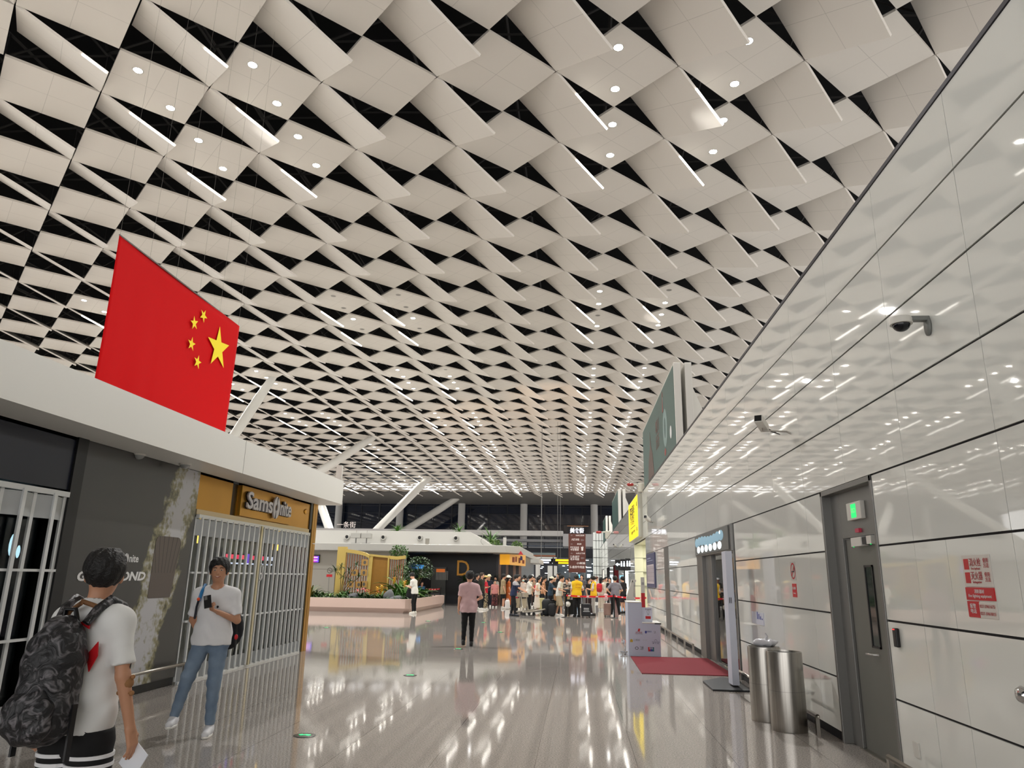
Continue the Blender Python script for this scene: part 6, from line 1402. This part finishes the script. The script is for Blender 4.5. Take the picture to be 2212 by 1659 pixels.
# man in the pink polo
person('man in pink polo shirt and black trousers walking away down the hall', foot(1010, 1397), B_+math.radians(6), 1.74, top=(206, 172, 174), bot=(14, 14, 16), skin=SK1, arms=('bend', 'down'), stride=.08, shoe=(20, 22, 22), res=.0145, collar=True, fine=True, fat=1.12, head_yaw=.05, topkind='loose', hemz=.775, feet=[(-.08, -.12, .085), (.1, .12, .13)])
done0 = person('man in white tee and black trousers bowed over a phone beside the pink planter', foot(894, 1326), LF+math.radians(-15), 1.72, top=(226, 224, 216), bot=(16, 16, 18), arms=('hold', 'hold'), lean=.16, headpitch=.55, shoe=(228, 224, 214), res=.018, topkind='loose')
CW = [
 # label, px, py(feet), facing, H, kw
 ('person in black top and grey open jacket with patterned trousers, left of the pink polo', 974, 1303, RT-.3, 1.78, dict(top=(96, 92, 88), bot=(120, 112, 104), patb='stripe', botkind='wide', lean=.1, arms=('hold', 'hold'))),
 ('woman in white blouse with crossed arms and striped skirt, left of the pink polo', 993, 1301, F_+.3, 1.6, dict(top=(226, 220, 206), bot=(190, 186, 178), patb='stripe', botkind='longskirt', hair='pony', arms=('cross', 'cross'))),
 ('man in black tee standing just right of the pink polo', 1029, 1316, RT-.5, 1.74, dict(top=(24, 24, 24), bot=(28, 28, 32), arms=('down', 'hold'))),
 ('stout man in dark olive tee with shaved head right of the pink polo', 1039, 1318, RT-.4, 1.8, dict(top=(40, 40, 32), bot=(30, 34, 40), fat=1.15, hairm=cmat((70, 58, 50)), arms=('down', 'down'))),
 ('woman in red top and patterned wide trousers with crossed arms and cap', 1047, 1317, RT-.2, 1.66, dict(top=(196, 28, 50), bot=(176, 160, 128), patb='floral', botkind='wide', hat=('cap', (216, 190, 120)), arms=('cross', 'cross'), hair='pony')),
 ('man in dark navy shirt with pale straw hat behind the woman in red', 1055, 1311, F_+.2, 1.72, dict(top=(34, 38, 52), bot=(30, 34, 46), hat=('brim', (226, 214, 184)))),
 ('woman in pale grey tee standing behind the smaller figure in pink', 1069, 1308, F_, 1.64, dict(top=(196, 192, 184), bot=(150, 146, 140), hair='long')),
 ('small person in dusty pink top and dark floral trousers', 1068, 1312, F_+.2, 1.45, dict(top=(196, 130, 126), bot=(120, 60, 60), patb='floral', botkind='wide', hair='short', topkind='loose')),
 ('man in long khaki tee and black shorts with white shoes', 1086, 1315, RT+.3, 1.76, dict(top=(158, 140, 108), bot=(20, 20, 20), botkind='shorts', topkind='loose', hemz=.72)),
 ('woman in orange dress and wide white sun hat', 1097, 1315, RT+.5, 1.68, dict(top=(186, 96, 46), bot=(186, 96, 46), botkind='longskirt', hat=('brim', (232, 226, 210)), hair='long')),
 ('man in navy tee with grey shoulders leaning on a baggage trolley', 1108, 1331, RT-.05, 1.72, dict(top=(34, 44, 72), bot=(18, 20, 24), shoe=(30, 34, 44), lean=.16, arms=('push', 'push'), stride=.1, fat=1.2)),
 ('man in black shirt and glasses behind the trolley pusher', 1118, 1318, RT-.3, 1.74, dict(top=(26, 26, 26), bot=(24, 24, 28))),
 ('woman in pale floral top wearing a pale face mask', 1129, 1316, F_+.3, 1.62, dict(top=(206, 190, 180), bot=(60, 60, 60), mask=True, hair='long')),
 ('man in white tee with dark shoulder strap behind the empty trolleys', 1141, 1324, RT-.25, 1.72, dict(top=(226, 222, 212), bot=(26, 26, 30), lean=.12, arms=('push', 'down'), fat=1.12)),
 ('person in white cap far behind the man with the shoulder strap', 1149, 1305, F_+.1, 1.78, dict(top=(60, 60, 60), bot=(40, 40, 40), hat=('cap', (226, 226, 226)))),
 ('woman in beige scarf facing the camera behind the trolleys', 1153, 1312, F_, 1.66, dict(top=(150, 126, 104), bot=(60, 50, 50), hair='long')),
 ('woman in sleeveless white top and long white skirt by the trolleys', 1160, 1322, RT-.2, 1.64, dict(top=(228, 222, 212), bot=(214, 204, 192), topkind='sleeveless', botkind='longskirt', hair='long', lean=.08, arms=('bend', 'push'))),
 ('woman in tan sleeveless top between the white skirt and teal tee', 1173, 1318, RT, 1.66, dict(top=(176, 128, 92), bot=(30, 28, 28), topkind='sleeveless', hair='short', lean=.06)),
 ('woman in dark teal tee with white cap and long ponytail', 1188, 1326, RT-.15, 1.66, dict(top=(44, 62, 78), bot=(20, 22, 30), hat=('cap', (230, 220, 196)), hair='pony', arms=('push', 'push'), lean=.08)),
 ('man in black tee with bent head behind the ponytailed woman', 1197, 1317, RT-.6, 1.72, dict(top=(22, 22, 22), bot=(26, 26, 26))),
 ('tall young man in black looking left above the crowd', 1207, 1306, LF+.6, 1.92, dict(top=(20, 20, 22), bot=(26, 26, 30))),
 ('man in white shirt and khaki shorts bending towards the desk post', 1207, 1331, RT-.1, 1.74, dict(top=(214, 214, 206), bot=(168, 152, 124), botkind='bermuda', shoe=(230, 228, 222), lean=.14, stride=.12, arms=('bend', 'hold'), topkind='loose')),
 ('person in white tee far behind between shorts man and yellow vest', 1229, 1304, F_, 1.66, dict(top=(210, 200, 190), bot=(50, 50, 60))),
 ('child sized person in grey print shirt behind the barrier post', 1225, 1318, F_-.3, 1.6, dict(top=(150, 140, 126), bot=(170, 146, 96), patt='floral')),
 ('man in yellow vest over white shirt with back to the camera', 1246, 1333, B_+.35, 1.76, dict(top=(214, 210, 206), bot=(16, 16, 18), vest=(236, 190, 16), shoe=(18, 18, 20), arms=('bend', 'hold'), headpitch=.2)),
 ('tall man in dark grey shirt standing behind the two yellow vests', 1257, 1309, F_-.2, 1.84, dict(top=(88, 84, 88), bot=(60, 58, 60))),
 ('woman with long dark hair in black talking to the yellow vest on the right', 1272, 1320, RT-.7, 1.64, dict(top=(22, 22, 24), bot=(200, 180, 170), hair='long')),
 ('man in yellow vest and light grey trousers looking down at papers', 1283, 1330, LF-.1, 1.72, dict(top=(220, 214, 206), bot=(160, 156, 152), vest=(238, 186, 22), shoe=(34, 32, 34), arms=('hold', 'hold'), headpitch=.35)),
 ('man in white shirt and brown cap far behind the right yellow vest', 1289, 1304, RT-.5, 1.74, dict(top=(216, 214, 210), bot=(70, 70, 76), hat=('cap', (96, 60, 50)))),
 ('woman in cream jacket carrying a red backpack', 1299, 1318, B_-.5, 1.68, dict(top=(218, 202, 186), bot=(190, 178, 162), topkind='long', botkind='wide', hair='long')),
 ('man in beige tee standing behind the woman with the red backpack', 1310, 1309, F_+.5, 1.72, dict(top=(186, 180, 164), bot=(80, 74, 70))),
 ('woman in black printed tee with long hair beside the beige tee man', 1318, 1312, F_-.3, 1.68, dict(top=(24, 22, 26), bot=(40, 36, 40), hair='long')),
 ('stocky man in grey tee and black trousers with back to the camera by the tape', 1330, 1334, B_+.1, 1.74, dict(top=(126, 122, 130), bot=(16, 16, 18), shoe=(216, 200, 190), arms=('bend', 'hip'), fat=1.15, spread=.17)),
 ('man in black tee and dark shorts behind the grey tee man', 1347, 1325, LF-.7, 1.74, dict(top=(34, 30, 34), bot=(40, 30, 36), botkind='shorts', shoe=(26, 24, 26))),
 ('woman with dark hair and white top far behind the mask wearer', 1136, 1301, F_-.2, 1.62, dict(top=(200, 190, 184), bot=(50, 50, 54), hair='long')),
 ('man in dark top with glasses behind the white skirt woman', 1166, 1303, RT-.4, 1.74, dict(top=(34, 32, 34), bot=(34, 34, 36))),
 ('person in maroon top between the two groups behind the orange dress', 1100, 1304, B_-.2, 1.66, dict(top=(90, 44, 46), bot=(30, 30, 36))),
 ('woman in black dress far behind the red backpack', 1305, 1303, F_+.4, 1.64, dict(top=(28, 26, 30), bot=(28, 26, 30), botkind='skirt', hair='long')),
 ('man in grey blue shirt far behind the tall grey man', 1263, 1301, B_, 1.7, dict(top=(92, 100, 116), bot=(44, 44, 50))),
 ('person in white top behind the black barrier post', 1216, 1302, F_+.2, 1.62, dict(top=(196, 188, 180), bot=(60, 52, 50), hair='long')),
 ('person in black with black hair at the left edge of the crowd gap', 1133, 1306, B_, 1.74, dict(top=(30, 30, 32), bot=(30, 30, 34))),
 ('person in black seen from behind between the teal tee and white skirt', 1178, 1306, B_+.3, 1.76, dict(top=(26, 24, 24), bot=(26, 26, 26))),
]
done = {}
for lab, px, py, rz_, H, kw in CW:
    kw = dict(kw); kw.setdefault('res', .024); done[lab] = person(lab, foot(px, py), rz_, H, **kw)
# grey shoulders of the navy tee
t, J, AR, HD, W_, LL_, hc_, HPi_ = done['man in navy tee with grey shoulders leaning on a baggage trolley']
def yoke(P):
    d = cone(P, J['shR'], J['shL'], .098, .098, (1, 1.0, 1))
    for k in 'RL': d = smin(d, cone(P, AR[k][0], AR[k][0]+(AR[k][1]-AR[k][0])*.8, .078, .072), .03)
    return np.maximum(np.maximum(d, 1.28-P[:, 2]), -(np.linalg.norm(P-hc_, axis=1)-.13))
a_ = np.array([*J['shR']]); obj_nets('grey_yoke', yoke, J['shR']-.35, J['shL']+.3, .022, cmat((176, 174, 180)), t)
a = foot(958, 1297)
person('seated man in bright blue tee behind the planter end', (a[0], 44.0, 0), F_+.5, 1.7, top=(60, 120, 190), bot=(30, 34, 60), seated=True, res=.024, arms=('hold', 'hold'))
tb = thing('bench', 'low dark bench under the man in blue behind the planter', 'bench', (a[0], 44.1, 0)); build(MB().box(-.5, .5, -.02, .3, .33, .38), 'seat', BLACK, tb)
for sx_ in (-.45, .4): build(MB().box(sx_, sx_+.05, 0, .28, 0, .33), 'leg', STEEL, tb)
a = foot(1391, 1310); person('partly hidden person in white behind the red and white banner post', (a[0]-.12, 19.8, 0), LF, 1.66, top=(206, 200, 186), bot=(24, 24, 26), res=.022, arms=('push', 'push'))
# bags and trolleys
def suitcase(px, py, w_, h_, col, label, rz_=0, handle=True, plate=False):
    a = foot(px, py); t = thing('suitcase', label, 'suitcase', a, rz_, None)
    m_ = mat('case_%d_%d_%d' % col, col, .45); build(MB().box(-w_/2, w_/2, -.13, .13, .06, .06+h_), 'shell', m_, t, bevel=.03)
    b = MB()
    for k in range(5): x = -w_*.36+w_*.18*k; b.box(x-.008, x+.008, -.136, -.128, .1, h_)
    build(b, 'ribs', m_, t)
    for sx_ in (-1, 1):
        for sy_ in (-1, 1): build(MB().tube([(sx_*w_*.36-.015, sy_*.09, .03), (sx_*w_*.36+.015, sy_*.09, .03)], .03, 10), 'wheel', BLACK, t)
    if handle: build(MB().tube([(-.09, .1, .06+h_), (-.09, .1, .4+h_), (.09, .1, .4+h_), (.09, .1, .06+h_)], .01, 6), 'pull_handle', STEEL, t)
    if plate:
        build(MB().box(-w_*.28, w_*.28, -.142, -.135, h_*.72, h_*.76).box(-w_*.28, w_*.28, -.142, -.135, h_*.60, h_*.64).box(-w_*.35, w_*.35, -.142, -.135, h_*.48, h_*.51), 'white_print', TX_W, t)
    return t
suitcase(1266, 1334, .4, .52, (20, 20, 24), 'black suitcase with white print lines between the two yellow vests', .1, plate=True)
suitcase(1236, 1330, .42, .66, (22, 24, 26), 'large black suitcase right of the left barrier post', .2)
suitcase(1313, 1332, .36, .52, (150, 122, 112), 'rose brown suitcase left of the grey tee man', 0)
suitcase(1199, 1326, .42, .6, (18, 20, 22), 'black suitcase behind the legs of the khaki shorts man', .3, False)
suitcase(990, 1302, .38, .5, (150, 110, 96), 'brown suitcase beside the woman in the striped skirt', 0)
suitcase(980, 1301, .34, .6, (20, 20, 22), 'black suitcase left of the brown one by the striped skirt', 0)
suitcase(1274, 1327, .4, .7, (46, 26, 30), 'dark maroon suitcase behind the right yellow vest', 0)
suitcase(1170, 1322, .3, .6, (196, 188, 140), 'pale yellow suitcase between white skirt and black bags', 0, False)
def pillow(b, c, r, e=.45, w=0.0):
    n0 = len(b.v); b.ball((0, 0, 0), 1.0, 28, 18); o = []
    for x, y, z in b.v[n0:]:
        f = lambda t: math.copysign(abs(t)**e, t); q = [f(x), f(y), f(z)]; m = 1+w*math.sin(7*x+5*z)*math.sin(6*y+4*x)+w*.6*math.sin(13*z+9*x)
        o.append((c[0]+r[0]*q[0]*m, c[1]+r[1]*q[1]*m, c[2]+r[2]*q[2]*(1+w*.4*math.sin(5*x))))
    b.v[n0:] = o; return b
def softbag(px, py, r, col, label, name='duffel_bag', z=0.0):
    a = foot(px, py); t = thing(name, label, 'bag', (a[0], a[1], z))
    build(pillow(MB(), (0, 0, r[2]), r, .5, .05), 'body', cmat(col, .6), t, smooth=True)
    build(MB().tube([(-r[0]*.4, 0, r[2]*1.9), (-r[0]*.35, 0, r[2]*2.25), (r[0]*.35, 0, r[2]*2.25), (r[0]*.4, 0, r[2]*1.9)], .012, 8), 'handle', cmat(tuple(int(c*.8) for c in col), .6), t, smooth=True)
    return t
softbag(1180, 1330, (.2, .2, .36), (26, 29, 32), 'large bulging black bag pushed by the woman with the ponytail')
softbag(1192, 1331, (.17, .16, .27), (20, 21, 24), 'smaller black bag right of the bulging black one')
softbag(1096, 1316, (.13, .1, .24), (226, 224, 222), 'white plastic bag beside the navy tee man', 'plastic_bag', .0)
softbag(1111, 1322, (.17, .12, .22), (176, 24, 60), 'crimson bag on a black case behind the navy tee man', 'tote_bag', .56)
suitcase(1111, 1322, .34, .5, (22, 22, 26), 'black suitcase under the crimson bag', 0, False)
softbag(1059, 1306, (.13, .1, .2), (34, 40, 60), 'dark handbag carried beside the figure in dusty pink', 'handbag', .35)
def hung(name, lab, col, who, c, r):
    t, J, AR, HD, W_, LL_, hc_, HPi_ = done[who]; o = thing(name, lab, 'bag', tuple(W_(c)), t.rotation_euler.z)
    build(pillow(MB(), (0, 0, 0), r, .55, .03), 'body', cmat(col, .6), o, smooth=True)
    build(pillow(MB(), (0, (r[1]*.8 if c[1] > 0 else -r[1]*.8), -r[2]*.35), (r[0]*.75, r[1]*.4, r[2]*.4), .5), 'pocket', cmat(tuple(int(v*.85) for v in col), .6), o, smooth=True)
    return o
done['bowed'] = done0
hung('tote_bag', 'black bag hanging from the arm of the bowed man by the planter', (18, 18, 20), 'bowed', (-.05, -.26, .86), (.09, .15, .2))
hung('backpack', 'red backpack on the back of the woman in the cream jacket', (196, 30, 44), 'woman in cream jacket carrying a red backpack', (0, .2, 1.18), (.15, .1, .23))
hung('shoulder_bag', 'red bag worn by the woman in the beige scarf', (200, 34, 44), 'woman in beige scarf facing the camera behind the trolleys', (.12, -.15, 1.05), (.1, .06, .2))
hung('shoulder_bag', 'brown paper like bag carried by the man in khaki shorts', (150, 112, 76), 'woman in dark teal tee with white cap and long ponytail', (-.1, -.35, .78), (.12, .14, .16))
hung('small_bag', 'pink pouch resting on the rose brown suitcase handle', (224, 190, 192), 'stocky man in grey tee and black trousers with back to the camera by the tape', (.42, .1, .84), (.1, .08, .15))
t, J, AR, HD, W_, LL_, hc_, HPi_ = done['man in yellow vest over white shirt with back to the camera']
text('武汉天河机场', .09, (float(W_((0, .17, 1.24)).x), float(t.location.y)-.2, 1.32), '-y', TX_R, t, 'vest_print', width=.2, depth=.003)
text('Smile Service', .07, (float(W_((0, .17, 1.24)).x), float(t.location.y)-.2, 1.22), '-y', TX_R, t, 'vest_print', width=.22, depth=.003)
def trolley(px, py, rz_, label):
    a = foot(px, py); t = thing('baggage_trolley', label, 'baggage trolley', a, rz_, 'empty baggage trolleys')   # front towards +x
    AL_ = mat('trolley_alu', (178, 172, 160), .35, .6)
    build(MB().tube([(-.42, -.26, .14), (.1, -.26, .2), (.5, -.14, .28), (.56, 0, .3), (.5, .14, .28), (.1, .26, .2), (-.42, .26, .14)], .024, 8), 'base_frame', AL_, t, smooth=True)
    build(MB().box(-.4, .35, -.2, .2, .14, .165).tf(Matrix.Rotation(-.1, 4, 'Y')), 'platform', mat('trolley_deck', (120, 118, 114), .6), t)
    for sy_ in (-1, 1): build(MB().tube([(-.42, sy_*.24, .14), (-.5, sy_*.24, .6), (-.54, sy_*.24, 1.0)], .026, 8), 'upright', AL_, t, smooth=True)
    build(MB().tube([(-.54, -.28, 1.0), (-.6, -.2, 1.04), (-.6, .2, 1.04), (-.54, .28, 1.0)], .024, 8), 'push_bar', mat('bar_dark', (70, 60, 62), .5), t, smooth=True)
    build(MB().box(-.54, -.4, -.2, .2, .78, .96), 'basket', mat('basket_wire', (170, 160, 146), .5), t); build(MB().box(-.51, -.5, -.22, .22, .3, .72), 'advert_panel', mat('panel_cream', (196, 184, 164), .4), t)
    for (x, y) in ((-.38, -.24), (-.38, .24), (.42, 0)): build(MB().tube([(x, y-.02, .07), (x, y+.02, .07)], .07, 14), 'wheel', BLACK, t)
    return t
tr1 = trolley(1136, 1329, -.5, 'left of two empty baggage trolleys in front of the crowd'); trolley(1153, 1330, -.45, 'right of two empty baggage trolleys in front of the crowd')
solo(MB().lathe([(.03, 0), (.05, .1), (.11, .2), (.115, .21)], n=20).tf(Matrix.Rotation(PI/2, 4, 'X')), 'megaphone', WHITE, 'white megaphone hanging by the left barrier post', 'megaphone', smooth=True, base=(0, 0, 0)).location = tuple(np.array(foot(1227, 1333))+(0, .0, .55))
t = thing('desk_stand', 'small black lectern with a white paper at the left barrier post', 'stand', foot(1224, 1331)); build(MB().tube([(0, 0, 0), (0, 0, 1.0)], .03, 8), 'pole', BLACK, t); build(MB().box(-.16, .16, -.15, .15, 1.0, 1.16), 'box', BLACK, t, bevel=.02); build(MB().box(-.1, .1, -.12, .12, 1.165, 1.18), 'paper', TX_W, t)
